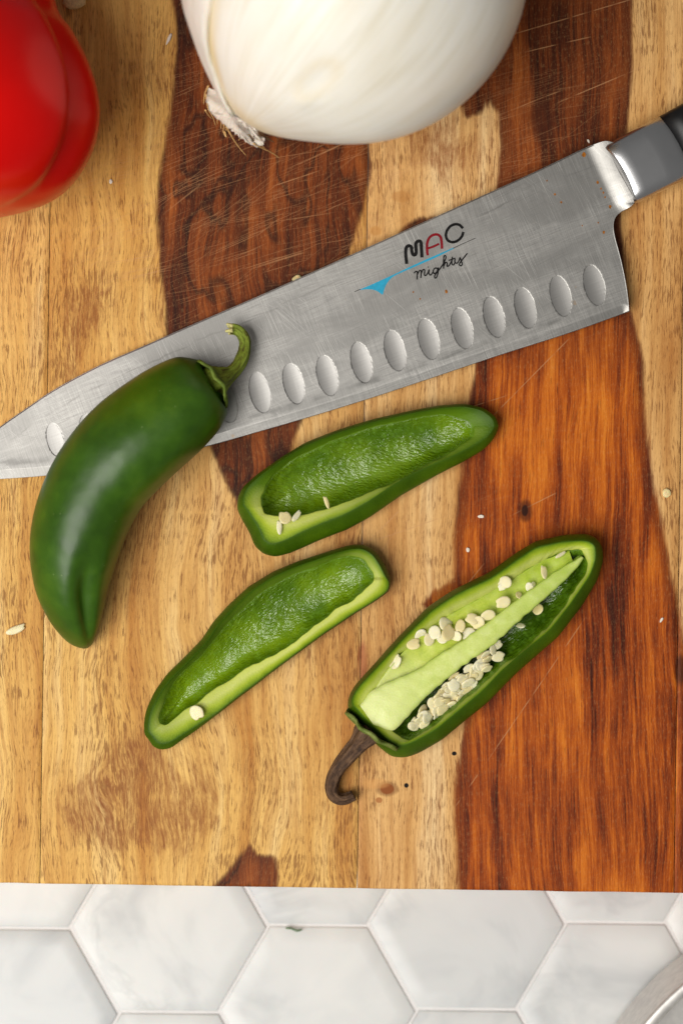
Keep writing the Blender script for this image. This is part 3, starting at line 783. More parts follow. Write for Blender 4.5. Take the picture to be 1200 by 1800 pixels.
for i, (x0, y0, x1, y1) in enumerate([(410, 573, 398, 569), (409, 576, 400, 573), (409, 580, 396, 582), (411, 584, 401, 586)]):
    q = np.linspace(0, 1, 8)[:, None]; pth = PA((1 - q) * np.array([x0, y0]) + q * np.array([x1, y1]), 0.0115 + 0.0006 * i * (-1) ** i)
    v, f, s, a = loft(pth, np.linspace(4.2, 2.2, 8) / PX, 10); mesh('stem_fibre', v, f, STEMTIP, jal, dict(s=s, a=a))

# ------------------------------------------------------------------ cut jalapeno pieces
def half_rings(poly, split, n):
    p = [tuple(t) for t in poly]
    U = resample(np.array(p[:split + 1], float), 400); Lw = resample(np.array(p[split:] + p[:1], float), 400)
    return resample(U, n + 1)[:-1], resample(Lw, n + 1)[:-1]
def smooth_closed(p, k):
    for _ in range(k): p = 0.5 * p + 0.25 * (np.roll(p, 1, 0) + np.roll(p, -1, 0))
    return p
def boat(name, O, os, Bp, bs, da, zs, zr, drop, depth, mat, parent, palef, seed, n=150, zbase=0.0, sm=4, thin=0.0, pwr=lambda f, lo: np.where(lo, 4.0, 2.0)):
    oU, oL = half_rings(O, os, n); bU, bL = half_rings(Bp, bs, n)
    Oo = smooth_closed(np.vstack([oU, oL]), sm); Bo = smooth_closed(np.vstack([bU, bL]), sm)
    N = 2 * n; i = np.arange(N); fr = np.where(i < n, i / n, 1 - (i - n) / n)
    # spine
    mid_ = 0.5 * (bU + np.vstack([bL[-1:], bL[:0:-1]])) if False else 0.5 * (bU + np.roll(bL[::-1], 1, 0))
    fx = np.clip(fr, 0.17, 0.83) * (n - 1)
    C = np.stack([np.interp(fx, np.arange(n), mid_[:, k]) for k in range(2)], 1)
    t = np.roll(Oo, -1, 0) - np.roll(Oo, 1, 0); t /= np.linalg.norm(t, axis=1)[:, None]
    inn = np.stack([-t[:, 1], t[:, 0]], 1)
    if np.mean(np.sum(inn * (C - Oo), 1)) < 0: inn = -inn
    dav = da(fr, i >= n); zrv = zr(fr, i >= n); zsv = zs(fr, i >= n)
    A = smooth_closed(Oo + inn * dav[:, None], 6)
    rag = (sn(np.c_[Bo / 18, np.zeros(N)], 0.35, seed) + 0.6 * sn(np.c_[Bo / 9, np.zeros(N)], 0.37, seed + 9) * sn(np.c_[Bo / 60, np.zeros(N)], 0.37, seed + 19))[:, None]
    Bo = Bo + (C - Bo) / (np.linalg.norm(C - Bo, axis=1)[:, None] + 1e-6) * rag * 3.2
    Bo = Bo + (A - Bo) * np.where(i >= n, 0.0, thin * np.clip(np.sin(fr * np.pi) * 1.6, 0, 1))[:, None]
    zB = zrv - drop(fr, i >= n)
    rows = []; zz = []; kk = []
    for ph in np.linspace(0.12, np.pi / 2, 12):
        rows.append(C + (Oo - C) * math.sin(ph)); zz.append(zsv * (1 - math.cos(ph)) + zbase); kk.append(0.8 * ph / (np.pi / 2))
    for t_ in np.linspace(0, 1, 8)[1:]:
        rows.append(Oo + (A - Oo) * t_ ** 1.4); zz.append(zsv + (zrv - zsv) * t_ ** 0.9 + zbase); kk.append(0.8 + 0.2 * t_)
    for g in np.linspace(0, 1, 12):                     # the first row doubles the skin edge: a crisp cut
        rows.append(A + (Bo - A) * g); zz.append(zrv + (zB - zrv) * g + 0.00025 * np.sin(g * np.pi) + zbase); kk.append(1 + g)
    dv = depth(fr, i >= n)
    pw = pwr(fr, i >= n)
    fU = zB[:n] - dv[:n]; fL = np.roll((zB - dv)[n:][::-1], 1); fl_ = 0.5 * (fU + fL)
    for _ in range(30): fl_[1:-1] = 0.5 * fl_[1:-1] + 0.25 * (fl_[:-2] + fl_[2:])
    zC = np.maximum(np.interp(fx, np.arange(n), fl_), 0.0014)
    for g in (np.linspace(0, 1, 22)[1:]) ** 1.25:
        rows.append(Bo + (C - Bo) * g); zz.append(zB + (zC - zB) * (1 - (1 - g) ** pw) + zbase); kk.append(2 + g ** 0.7)
    R = np.array(rows); Z = np.array(zz); K = np.repeat(np.array(kk)[:, None], N, 1)
    w3 = np.c_[R.reshape(-1, 2) / 30, Z.reshape(-1) * 200]
    amp = np.where(K.reshape(-1) > 1.9, 0.00030, np.where(K.reshape(-1) > 1.0, 0.00016, 0.00012))
    Zf = Z.reshape(-1) + sn(w3, 0.35, seed + 3) * amp
    Zf = np.maximum(Zf, 0.0003 + zbase)
    P2 = R.reshape(-1, 2) + np.stack([sn(w3, 0.16, seed + 5), sn(w3, 0.16, seed + 6)], 1) * 1.2
    pal = np.tile(palef(fr, i >= n, Bo), len(rows))
    f = gridf(len(rows), N, True, flip=True)
    f.append(tuple(range(N)))
    return mesh(name, PA(P2, Zf), [q[::-1] for q in f], mat, parent, dict(k=K.reshape(-1), pale=pal, px=np.c_[P2, np.zeros(len(P2))]))
lerp = lambda fr, xs, ys: np.interp(fr, xs, ys)
mm = 0.001
# piece by the knife
O1 = [(416, 895), (417, 874), (426, 856), (454, 832), (496, 802), (537, 777), (596, 755), (658, 735), (717, 722), (775, 712), (817, 709), (850, 717), (872, 733), (877, 752),
      (867, 773), (850, 790), (808, 815), (758, 842), (708, 869), (650, 909), (608, 932), (558, 951), (508, 973), (483, 980), (462, 975), (446, 960), (439, 938), (426, 915)]
B1 = [(459, 890), (462, 873), (483, 842), (525, 808), (585, 780), (650, 757), (717, 741), (775, 733), (817, 738), (834, 752), (832, 768),
      (800, 790), (758, 811), (717, 836), (667, 859), (625, 875), (579, 894), (542, 905), (510, 908), (480, 907), (463, 903)]
s1 = thing('jalapeno_piece', tuple(PA((640, 840), 0)), 'hollow cut jalapeno piece with rounded tip nearest the knife blade', 'jalapeno piece', 'cut jalapeno pieces')
boat('wall', O1, 13, B1, 9, lambda f, lo: np.where(lo, lerp(f, [0, .1, .3, .7, .92, 1], [16, 20, 26, 24, 14, 8]), lerp(f, [0, .1, .9, 1], [12, 5, 5, 7])),
     lambda f, lo: np.where(lo, 5.2 * mm, 6.6 * mm), lambda f, lo: np.where(lo, lerp(f, [0, .15, .8, 1], [10.5, 10.5, 9.6, 8.0]), lerp(f, [0, .2, .8, 1], [10.5, 9.4, 9.0, 8.0])) * mm,
     lambda f, lo: np.where(lo, 1.0, lerp(f, [0, .08, .2, .9, 1], [1.0, 1.6, 3.0, 3.0, 1.2])) * mm, lambda f, lo: np.where(lo, 7.4, lerp(f, [0, .08, .2, .9, 1], [7.4, 6.8, 5.2, 4.4, 5.0])) * mm * np.clip(0.45 + np.sin(f * np.pi), 0, 1), CUT1, s1,
     lambda f, lo, B: np.where(lo, lerp(f, [0, .08, .35, .6, 1], [.75, 1, .65, .15, .05]), lerp(f, [0, .1, 1], [.6, .0, .0])), 21, thin=0.45)
# middle piece
O2 = [(254, 1292), (253, 1272), (257, 1248), (271, 1216), (294, 1185), (324, 1155), (355, 1124), (374, 1093), (401, 1063), (435, 1032), (478, 1005), (524, 986), (577, 969), (616, 958), (639, 957), (660, 968), (677, 994), (686, 1018),
      (685, 1038), (662, 1055), (623, 1080), (570, 1116), (508, 1160), (455, 1201), (401, 1241), (363, 1270), (324, 1298), (301, 1316), (282, 1319), (267, 1311), (263, 1300)]
B2 = [(282, 1270), (281, 1257), (294, 1224), (320, 1189), (363, 1151), (393, 1112), (432, 1074), (470, 1043), (508, 1020), (566, 996), (612, 979), (636, 984), (652, 1003), (657, 1020),
      (635, 1043), (585, 1078), (535, 1116), (485, 1149), (432, 1178), (386, 1204), (347, 1233), (301, 1268), (291, 1276)]
s2 = thing('jalapeno_piece', tuple(PA((450, 1150), 0)), 'hollow cut jalapeno piece with a single seed on its pale lower edge', 'jalapeno piece', 'cut jalapeno pieces')
boat('wall', O2, 17, B2, 13, lambda f, lo: np.where(lo, lerp(f, [0, .1, .3, 1], [10, 10, 3, 2]), lerp(f, [0, .2, .5, .85, 1], [7, 11, 9, 7, 8])),
     lambda f, lo: np.where(lo, 5.0 * mm, 5.5 * mm), lambda f, lo: np.where(lo, lerp(f, [0, .2, .8, 1], [7.5, 6.6, 6.8, 8.4]), lerp(f, [0, .2, .8, 1], [7.5, 9.2, 9.6, 8.4])) * mm,
     lambda f, lo: np.where(lo, -0.8, lerp(f, [0, .1, .25, .9, 1], [.2, 1.4, 3.0, 2.6, .6])) * mm, lambda f, lo: np.where(lo, 7.0, lerp(f, [0, .1, .25, .9, 1], [7, 6.4, 6.2, 6.0, 6.0])) * mm * np.clip(0.40 + np.sin(f * np.pi), 0, 1), CUT2, s2,
     lambda f, lo, B: np.where(lo, lerp(f, [0, .15, .5, 1], [.45, .8, .95, .9]), lerp(f, [0, .1, .8, .93, 1], [.35, .05, .05, .35, .75])), 33, thin=0.45)

# open jalapeno with its core
O3 = [(610, 1243), (613, 1224), (622, 1207), (660, 1165), (700, 1120), (750, 1068), (800, 1035), (860, 1005), (900, 976), (940, 951), (990, 939), (1028, 937), (1047, 944), (1058, 960),
      (1060, 985), (1050, 1020), (1020, 1070), (980, 1120), (940, 1155), (900, 1192), (860, 1232), (821, 1264), (777, 1301), (738, 1323), (713, 1332), (688, 1331), (664, 1312), (636, 1282), (618, 1260)]
B3 = [(648, 1243), (652, 1222), (672, 1190), (706, 1150), (750, 1110), (796, 1078), (850, 1048), (906, 1013), (955, 982), (995, 966), (1022, 962),
      (1034, 985), (1026, 1015), (1000, 1057), (960, 1103), (910, 1150), (860, 1192), (810, 1236), (766, 1276), (732, 1298), (708, 1299), (684, 1284), (660, 1262)]
s3 = thing('open_jalapeno', tuple(PA((830, 1140), 0)), 'opened jalapeno with brown stem, pale core and clusters of seeds inside', 'jalapeno')
boat('wall', O3, 13, B3, 10, lambda f, lo: np.where(lo, lerp(f, [0, .15, .5, .85, 1], [14, 20, 22, 18, 12]), lerp(f, [0, .15, .6, .9, 1], [7, 8, 11, 12, 10])),
     lambda f, lo: np.where(lo, 7.2 * mm, 8.0 * mm), lambda f, lo: np.where(lo, lerp(f, [0, .2, .8, 1], [15, 12.4, 12.0, 12.0]), lerp(f, [0, .2, .8, 1], [15, 14.6, 13.4, 12.0])) * mm,
     lambda f, lo: np.where(lo, 1.6, 2.4) * mm, lambda f, lo: np.where(lo, 9.2, 7.0) * mm * np.clip(0.2 + 1.2 * np.sin(f * np.pi), 0, 1), CUT3, s3,
     lambda f, lo, B: np.where(lo, lerp(f, [0, .1, .16, .5, .9, 1], [.9, 1., .4, .3, .5, .8]), lerp(f, [0, .1, .9, 1], [.95, .75, .8, 1.])), 45)
def ridge(name, U, L, ztop, zlo, mat, parent, seed, n=140, round_=2.5, rag=2.0, crown=0.0003):
    u = spline(U, n); l = spline(L, n); fr = np.linspace(0, 1, n)
    rg = sn(np.c_[l / 14, np.zeros(n)], 0.4, seed); nrm = u - l; nrm /= np.linalg.norm(nrm, axis=1)[:, None] + 1e-6
    l = l + nrm * (rg * rag)[:, None]; u = u + nrm * (sn(np.c_[u / 14, np.zeros(n)], 0.4, seed + 1) * rag * 0.7)[:, None]
    zt = np.interp(fr, np.linspace(0, 1, len(ztop)), ztop) * mm; zl = np.interp(fr, np.linspace(0, 1, len(zlo)), zlo) * mm
    rows = []; Z = []
    w = np.linalg.norm(u - l, axis=1)[:, None]
    for g in np.linspace(0, 1, 7): rows.append(u + nrm * round_ * (1 - g) * 1.4); Z.append(zl + (zt - mm * 0.5 - zl) * g)
    rows.append(u - nrm * round_ * 0.3); Z.append(zt - 0.15 * mm)
    for g in np.linspace(0.08, 0.92, 14): rows.append(u + (l - u) * g); Z.append(zt + crown * math.sin(g * math.pi) + sn(np.c_[(u + (l - u) * g) / 26, np.zeros(n)], 0.35, seed + 2) * 0.00012)
    rows.append(l + nrm * round_ * 0.3); Z.append(zt - 0.15 * mm)
    for g in np.linspace(0, 1, 7): rows.append(l - nrm * round_ * g * -0.6); Z.append(zt - mm * 0.5 + (zl - zt + mm * 0.5) * g)
    R = np.array(rows); Z = np.array(Z)
    lump = sn(np.c_[R.reshape(-1, 2) / 30, Z.reshape(-1) * 200], 0.4, seed + 6) * 0.00022
    return mesh(name, PA(R.reshape(-1, 2), Z.reshape(-1) + lump), gridf(len(rows), n, flip=False), mat, parent, dict(g=np.tile(fr, len(rows)), ac=np.repeat(np.r_[np.full(8, 1.2), np.abs(np.linspace(0.08, 0.92, 14) - 0.5) * 2, np.full(8, 1.2)], n)))
ridge('core', [(632, 1240), (654, 1214), (694, 1194), (738, 1174), (775, 1148), (815, 1124), (875, 1080), (920, 1045), (970, 1009), (1012, 983), (1022, 978)],
      [(656, 1274), (690, 1284), (718, 1258), (752, 1224), (800, 1181), (860, 1138), (910, 1095), (960, 1049), (1000, 1013), (1022, 988), (1026, 982)],
      [14.9, 14.9, 14.7, 14.4, 13.8, 12.8, 11.6], [3, 3, 3, 3, 3, 4, 8], CORE, s3, 61, crown=0.0006, rag=1.8)
ridge('membrane', [(652, 1222), (676, 1184), (712, 1144), (752, 1107), (798, 1076), (852, 1046), (908, 1012), (958, 984), (1000, 968)],
      [(690, 1226), (730, 1202), (762, 1174), (795, 1148), (830, 1121), (874, 1086), (923, 1047), (970, 1012), (1006, 986)],
      [13.8, 13.4, 12.8, 12.2, 11.8, 11.2, 10.6], [3, 3, 3, 3, 4, 5, 8], MEMB, s3, 71, crown=-0.0012)
cx_ = np.array(PA((640, 1284), 0.0082)); sx_ = np.array(PA((612, 1322), 0.0072))
calyx(s3, PA((648, 1291), 0.0088), sx_ - cx_, 0.0100, CALYXB, 9, cup=0.0016)
stem(s3, [(654, 1282, 8.8, 24), (643, 1294, 8.6, 22), (631, 1307, 8.2, 17), (613, 1328, 7.2, 14), (597, 1348, 6.0, 12.5), (585, 1370, 4.8, 11.5), (583, 1390, 3.8, 11), (592, 1403, 3.2, 10.5), (604, 1406, 3.0, 10), (616, 1402, 3.0, 9.5), (622, 1399, 3.0, 10)], STEMB, flute=0.14, seed=8)

# seeds ------------------------------------------------------------
def seed_mesh(k):
    rn = np.random.default_rng(100 + k); n = 26; a = np.linspace(0, 2 * np.pi, n, endpoint=False)
    out = 1 - 0.20 * np.exp(-(dang(a, 0.0) / 0.30) ** 2) + 0.16 * np.exp(-(dang(a, 0.65) / 0.28) ** 2) + 0.03 * np.cos(3 * a + rn.random() * 6)
    rows = []
    for r, z in [(0.0, 0.15), (0.35, 0.15), (0.6, 0.14), (0.8, 0.12), (0.93, 0.075), (1.0, 0.0), (0.95, -0.06), (0.8, -0.10), (0.0, -0.12)]:
        bend = 0.10 * np.cos(2 * a + 1) * r ** 2
        rows.append(np.stack([r * out * np.cos(a), r * out * np.sin(a) * 0.93, z * np.ones(n) + bend * 0.5], 1))
    v = np.array(rows).reshape(-1, 3); me = bpy.data.meshes.new('seed'); me.from_pydata(v.tolist(), [], gridf(len(rows), n, True, flip=True)); me.materials.append(SEED)
    me.polygons.foreach_set('use_smooth', [True] * len(me.polygons)); me.update(); return me
SM = [seed_mesh(k) for k in range(5)]
def seed(x, y, z, r, tilt=0, az=0, spin=0, parent=None, name='seed', ell=1.0, k=None):
    o = bpy.data.objects.new(name, SM[random.randrange(5) if k is None else k]); sc.collection.objects.link(o)
    p = PA((x, y), z * mm)
    if parent is not None: o.parent = parent; p = p - wloc(parent)
    o.location = p; s_ = r / PX; o.scale = (s_, s_ * ell, s_)
    ta = math.radians(az)
    q = Matrix.Rotation(ta, 4, 'Z') @ Matrix.Rotation(math.radians(tilt), 4, 'Y') @ Matrix.Rotation(math.radians(spin), 4, 'Z')
    o.rotation_mode = 'QUATERNION'; o.rotation_quaternion = q.to_quaternion()
    return o
R_ = random.uniform
for x, y, z, r in [(696, 1163, 13.2, 12), (693, 1167, 13.0, 9), (727, 1132, 13.4, 12), (740, 1117, 12.6, 13), (752, 1124, 13.4, 11), (764, 1112, 13.4, 13), (782, 1097, 12.8, 13), (788, 1113, 14.6, 16), (803, 1118, 13.6, 11), (807, 1100, 13.6, 12),
                   (828, 1088, 13.4, 12), (839, 1096, 13.0, 12), (822, 1113, 12.8, 12), (857, 1082, 13.6, 13), (775, 1122, 13.8, 11), (884, 1060, 13.6, 13), (889, 1025, 13.4, 12), (882, 1031, 13.0, 7), (930, 1033, 12.4, 8), (936, 1029, 12.2, 6), (911, 1046, 12.6, 8)]:
    seed(x + R_(-2, 2), y + R_(-2, 2), z, r * R_(0.95, 1.12), R_(8, 45), R_(0, 360), R_(0, 360), s3, ell=R_(0.8, 1.0))
seed(956, 1006, 12.4, 13, 30, 50, 40, s3, ell=0.5); seed(985, 975, 11.8, 12, 20, 30, 0, s3, ell=0.3)
seed(945, 1071, 7.5, 11, 40, 160, 0, s3); seed(915, 1100, 7.6, 10, 55, 120, 30, s3, ell=0.6)
clus = [(865, 1140), (876, 1154), (855, 1158), (824, 1175), (845, 1168), (857, 1177), (830, 1192), (800, 1192), (820, 1212), (802, 1217), (787, 1210), (782, 1212), (799, 1222), (821, 1202), (771, 1228), (790, 1236), (763, 1248), (752, 1262),
        (767, 1254), (742, 1250), (729, 1276), (740, 1266), (778, 1244), (810, 1228), (838, 1184), (812, 1196), (848, 1150), (758, 1238), (776, 1222), (745, 1272), (784, 1228), (808, 1208), (835, 1204), (796, 1204)]
clus += [(x + R_(-9, 9), y + R_(-9, 9)) for x, y in clus[::2] + clus[5:20:2]]
clus = [(x, y) for x, y in clus if (x - 800) * 0.69 + (y - 1181) * 0.72 > 2]
for x, y in clus:
    d = ((x - 800) * 0.69 + (y - 1181) * 0.72)          # distance from the core's lower edge
    z = 11.8 - 0.10 * max(0, d) + R_(-0.7, 0.7)
    seed(x + R_(-2, 2), y + R_(-2, 2), z, R_(11, 14), R_(22, 62), R_(-75, -15), R_(0, 360), s3, ell=R_(0.72, 1.0))
# small loose seeds
def loose(x, y, z, r, label, ell=1.0, tilt=8, az=0, spin=0, group='loose jalapeno seeds'):
    o = seed(x, y, z, r, tilt, az, spin, None, 'loose_seed', ell); return tag(o, label, 'seed', group)
loose(345, 1253, 9.0, 13.5, 'round cream seed stuck on the pale edge of the middle jalapeno piece', 1.0, 14, 200, 100)
loose(501, 910, 11.2, 12, 'round cream seed in the corner of the jalapeno piece nearest the knife', 1.0, 20, 60, 40)
loose(521, 907, 10.9, 13, 'narrow seed touching the right of the round seed in the upper jalapeno piece', 0.42, 25, 30, 20)
loose(491, 927, 11.2, 13, 'slender pale seed below the round seed in the upper jalapeno piece', 0.42, 15, 30, 60)
loose(574, 883, 10.6, 12, 'lone sliver of seed midway on the lower rim of the upper jalapeno piece', 0.36, 20, 0, 110)
loose(28, 1107, 0.7, 19, 'flat pale seed on the bare wood at the left board edge', 0.40, 3, 0, 22)

# ------------------------------------------------------------------ onion
Ro = 0.0520; oc = np.array(PA((626, -55), Ro))
axo = np.array([-0.60, -0.775, -0.26]); axo /= np.linalg.norm(axo)
e1 = np.array([0, 0, 1.0]) - axo * axo[2]; e1 /= np.linalg.norm(e1); e2 = np.cross(axo, e1)
def onion_pt(th, ph, off=0.0):
    r = Ro * (1.0 + 0.085 * np.exp(-(th / 0.30) ** 2) + 0.14 * np.exp(-((np.pi - th) / 0.30) ** 2)) * (1 - 0.02 * np.sin(th) ** 2) + off
    r = r * (1 + 0.006 * np.cos(3 * ph + 0.4) * np.sin(th) + 0.0035 * np.cos(7 * ph + 2) * np.sin(th)) 
    d = np.cos(th)[..., None] * axo + np.sin(th)[..., None] * (np.cos(ph)[..., None] * e1 + np.sin(ph)[..., None] * e2)
    p = oc + r[..., None] * d
    p[..., 2] = np.maximum(p[..., 2], 0.0003)
    return p
onion = thing('white_onion', (oc[0], oc[1], 0), 'large peeled white onion with dry root end above the knife', 'onion')
nt_, np_ = 110, 160
TH, PH = np.meshgrid(np.linspace(0.02, np.pi - 0.02, nt_), np.linspace(0, 2 * np.pi, np_, endpoint=False), indexing='ij')
FB = math.radians(36)
def tintf(th, ph):
    d = dang(ph, FB)
    t = 0.75 * np.exp(-((d + 0.03) / 0.08) ** 2) * np.clip((th - 0.1) / 0.4, 0, 1) * np.clip((1.6 - th), 0, 1)
    t += 0.45 * np.exp(-((th - 0.16) / 0.12) ** 2) * (np.cos(ph - 0.2) > -0.4)
    return np.clip(t, 0, 0.75)
v = onion_pt(TH, PH)
# small bruise hollow on the top
bd_ = np.hypot((TH - 0.98) / 0.16, dang(PH, -0.36) / 0.09); v -= (0.0010 * np.exp(-bd_ ** 2))[..., None] * (v - oc) / Ro
b2 = np.hypot((TH - 0.80) / 0.07, dang(PH, -0.40) / 0.07); v += (0.0008 * np.exp(-b2 ** 2))[..., None] * (v - oc) / Ro
tint = tintf(TH, PH) + 0.20 * np.exp(-(bd_ - 1.0) ** 2 / 0.10)
mesh('bulb', v.reshape(-1, 3), gridf(nt_, np_, True) + [tuple(range(np_))[::-1], tuple(range((nt_ - 1) * np_, nt_ * np_))], ONION, onion, dict(a=PH.reshape(-1), s=TH.reshape(-1), tint=tint.reshape(-1)))
def onion_flap(name, th0, th1, ph0f, ph1f, mat, off, n=70, m_=50, seed=0, thick=0.0004, wr=0.0005):
    th = np.linspace(th0, th1, n); g = np.linspace(0, 1, m_)
    T, Gm = np.meshgrid(th, g, indexing='ij'); a0 = ph0f(th)[:, None]; a1 = ph1f(th)[:, None]
    Pm = a0 + (a1 - a0) * Gm
    o_ = off + wr * sn(np.stack([T * 3, Pm * 3, T * 0], -1), 0.5, seed)
    top = onion_pt(T, Pm, o_); bt = onion_pt(T, Pm, o_ - thick - off * 0.6)
    v = np.vstack([top.reshape(-1, 3), bt.reshape(-1, 3)]); nb = n * m_
    f = gridf(n, m_) + gridf(n, m_, off=nb, flip=True)
    bd = [i * m_ for i in range(n)] + [(n - 1) * m_ + j for j in range(1, m_)] + [i * m_ + m_ - 1 for i in range(n - 2, -1, -1)] + [j for j in range(m_ - 2, 0, -1)]
    for a, b in zip(bd, bd[1:] + bd[:1]): f.append((a, b, nb + b, nb + a))
    return mesh(name, v, f, mat, onion, dict(a=np.r_[Pm.reshape(-1), Pm.reshape(-1)], s=np.r_[T.reshape(-1), T.reshape(-1)]))
onion_flap('skin_layer', 0.10, 2.9, lambda t: FB + 0.04 * np.sin(t * 5) + 0.05 * np.exp(-((t - .3) / .2) ** 2), lambda t: np.full_like(t, FB + 2.6), PAPER, 0.0012, seed=2)
# dry torn scales and hairs round the root
def scale_sheet(name, poly, z, mat, curl=0.002, seed=0):
    p = smooth_closed(resample(np.array(poly + [poly[0]], float), 61)[:-1], 1); c = p.mean(0); n = 60
    p = p + np.random.default_rng(seed).normal(size=p.shape) * 1.6
    rows = [c + (p - c) * g for g in np.linspace(0.05, 1, 8)]
    R = np.array(rows).reshape(-1, 2)
    zz = z + curl * (sn(np.c_[R / 40, np.zeros(len(R))], 0.5, seed)) + 0.0010 * (1 - np.linalg.norm(R - c, axis=1) / 50)
    top = PA(R, zz); bt = PA(R, zz - 0.0005)
    nb = len(R); f = gridf(8, n, True, flip=True) + gridf(8, n, True, off=nb)
    f += [tuple(range(n)), tuple(range(nb, nb + n))[::-1]]
    for j in range(n): f.append((7 * n + j, 7 * n + (j + 1) % n, nb + 7 * n + (j + 1) % n, nb + 7 * n + j))
    return mesh(name, np.vstack([top, bt]), [q[::-1] for q in f], mat, onion, dict(a=np.tile(np.arctan2(R[:, 1] - 150, R[:, 0] - 420), 2), s=np.tile(np.linalg.norm(R - c, axis=1) / 60, 2)))
scale_sheet('dry_scale', [(366, 152), (380, 160), (396, 176), (412, 196), (432, 220), (452, 238), (462, 246), (461, 255), (450, 254), (436, 244), (420, 236), (402, 224), (384, 210), (370, 198), (362, 180)], 0.028, ROOTP, 0.003, seed=5)
scale_sheet('dry_scale', [(408, 160), (424, 156), (436, 164), (440, 182), (432, 199), (420, 196), (410, 186)], 0.046, PAPER, 0.001, seed=6)
scale_sheet('dry_scale', [(404, 176), (420, 192), (440, 214), (452, 230), (464, 246), (456, 250), (436, 230), (416, 208), (400, 188)], 0.033, ROOTP, 0.003, seed=8)
scale_sheet('dry_scale', [(398, 196), (416, 214), (440, 238), (458, 252), (446, 258), (424, 244), (404, 228), (388, 206)], 0.024, ROOTP, 0.003, seed=12)
scale_sheet('dry_scale', [(446, 214), (470, 206), (500, 207), (524, 212), (516, 220), (490, 222), (466, 226), (452, 228)], 0.0405, PAPER, 0.001, seed=9)
for i, (pts_, m_) in enumerate([([(398, 222, 27), (408, 240, 22), (420, 258, 15), (432, 272, 10)], HAIR), ([(446, 252, 28), (462, 260, 22), (478, 268, 16), (491, 277, 11)], HAIR), ([(366, 150, 30), (360, 165, 25), (358, 182, 20)], HAIR),
                                ([(362, 165, 28), (366, 190, 22), (374, 205, 17), (379, 220, 12)], HAIR), ([(361, 193, 22), (366, 201, 17), (372, 208, 13)], HAIR), ([(461, 216, 40), (456, 226, 38), (462, 236, 33), (470, 242, 30), (481, 249, 26)], HAIRD),
                                ([(450, 224, 38), (458, 238, 34), (474, 246, 30)], HAIRD), ([(438, 236, 32), (446, 246, 28), (458, 252, 24)], HAIRD)] + [([(x0, y0, 26), (x0 + dx * .5 + R_(-3, 3), y0 + dy * .5 + R_(-3, 3), 20), (x0 + dx, y0 + dy, 14)], HAIR) for x0, y0, dx, dy in [(R_(374, 452), 0, R_(-8, 18), R_(12, 30)) for _ in range(12)] for y0 in [190 + (x0 - 374) * 0.75]]):
    q = spline(pts_, 24); v, f, s, a = loft(PA(q[:, :2], q[:, 2] / 1000), np.linspace(1.7, 0.8, 24) / PX, 8)
    mesh('root_hair', v, f, m_, onion, dict(s=s, a=a))

# ------------------------------------------------------------------ red pepper
pc = (-112, 60); zc0 = 0.044
prof = spline([(-620, 40), (-600, 130), (-520, 215), (-400, 236), (-250, 226), (-120, 206), (0, 212), (50, 240), (100, 264), (150, 279), (200, 283), (255, 272), (305, 246), (340, 212), (362, 165), (376, 110), (378, 60), (372, 10)], 120)
n = 120; a = np.linspace(0, 2 * np.pi, n, endpoint=False)
red = thing('red_bell_pepper', tuple(PA((pc[0], 0), 0.0)), 'glossy red bell pepper at the top left corner of the board', 'bell pepper')
lob = 1 - 0.09 * np.where(dang(a, math.radians(24)) > 0, np.exp(-(dang(a, math.radians(24)) / 0.075) ** 2), np.exp(-(dang(a, math.radians(24)) / 0.30) ** 2)) - 0.08 * np.exp(-(dang(a, math.radians(128)) / 0.22) ** 2) - 0.10 * np.exp(-(dang(a, math.radians(215)) / 0.25) ** 2) - 0.10 * np.exp(-(dang(a, math.radians(300)) / 0.25) ** 2)
rows = []; tip = []
for yy, rr in prof:
    r = rr / PX * 0.93 * (1 + (lob - 1) * np.clip(rr / 200, 0.3, 1))
    cx, cy, _ = PA((pc[0] + 8 * math.sin(yy / 150), yy), zc0)
    rows.append(np.stack([cx + r * np.cos(a), np.full(n, cy) , zc0 + np.maximum(r * np.sin(a) * 0.93, -zc0 + 0.0004)], 1))
    tip.append(np.full(n, float(np.clip((yy - 318) / 60, 0, 1)) * (0.30 if rr > 20 else .6)))
v = np.array(rows).reshape(-1, 3)
mesh('body', v, gridf(len(rows), n, True, flip=True) + [tuple(range(n)), tuple(range((len(rows) - 1) * n, len(rows) * n))[::-1]], RED, red, dict(tip=np.concatenate(tip)))
rp = spline([(-112, -560, 44, 40), (-112, -620, 46, 26), (-108, -680, 50, 22), (-96, -730, 56, 24)], 30)
v, f, s, a_ = loft(PA(rp[:, :2], rp[:, 2] / 1000), rp[:, 3] / PX, 20); mesh('stem', v, f, STEMG, red, dict(s=s, a=a_))

# ------------------------------------------------------------------ steel pot at the lower right corner
bc = PA((1487, 2069), ZT); Rb = 492 / PX * (D - ZT) / D
pot = thing('steel_bowl', tuple(bc), 'brushed steel bowl with straight side at the lower right on the tiles', 'bowl')
n = 160; a = np.linspace(0, 2 * np.pi, n, endpoint=False)
pr = [(0.0, 0.0006), (Rb * 0.94, 0.0006), (Rb * 0.985, 0.0018), (Rb, 0.005), (Rb * 1.000, 0.036)]
rim = [(Rb * 1.0, 0.036), (Rb * 1.004, 0.0366), (Rb * 1.003, 0.0376), (Rb * 0.995, 0.0381), (Rb * 0.978, 0.0380), (Rb * 0.966, 0.0374), (Rb * 0.962, 0.0362)]
inn = [(Rb * 0.962, 0.0362), (Rb * 0.960, 0.008), (Rb * 0.93, 0.0032), (Rb * 0.90, 0.0026), (0.0, 0.0026)]
for nm, P_ in (('side', pr), ('rim', rim), ('inside', inn)):
    v = np.array([np.stack([bc[0] + r * np.cos(a), bc[1] + r * np.sin(a), np.full(n, ZT + z)], 1) for r, z in P_]).reshape(-1, 3)
    mesh(nm, v, gridf(len(P_), n, True), POT, pot)

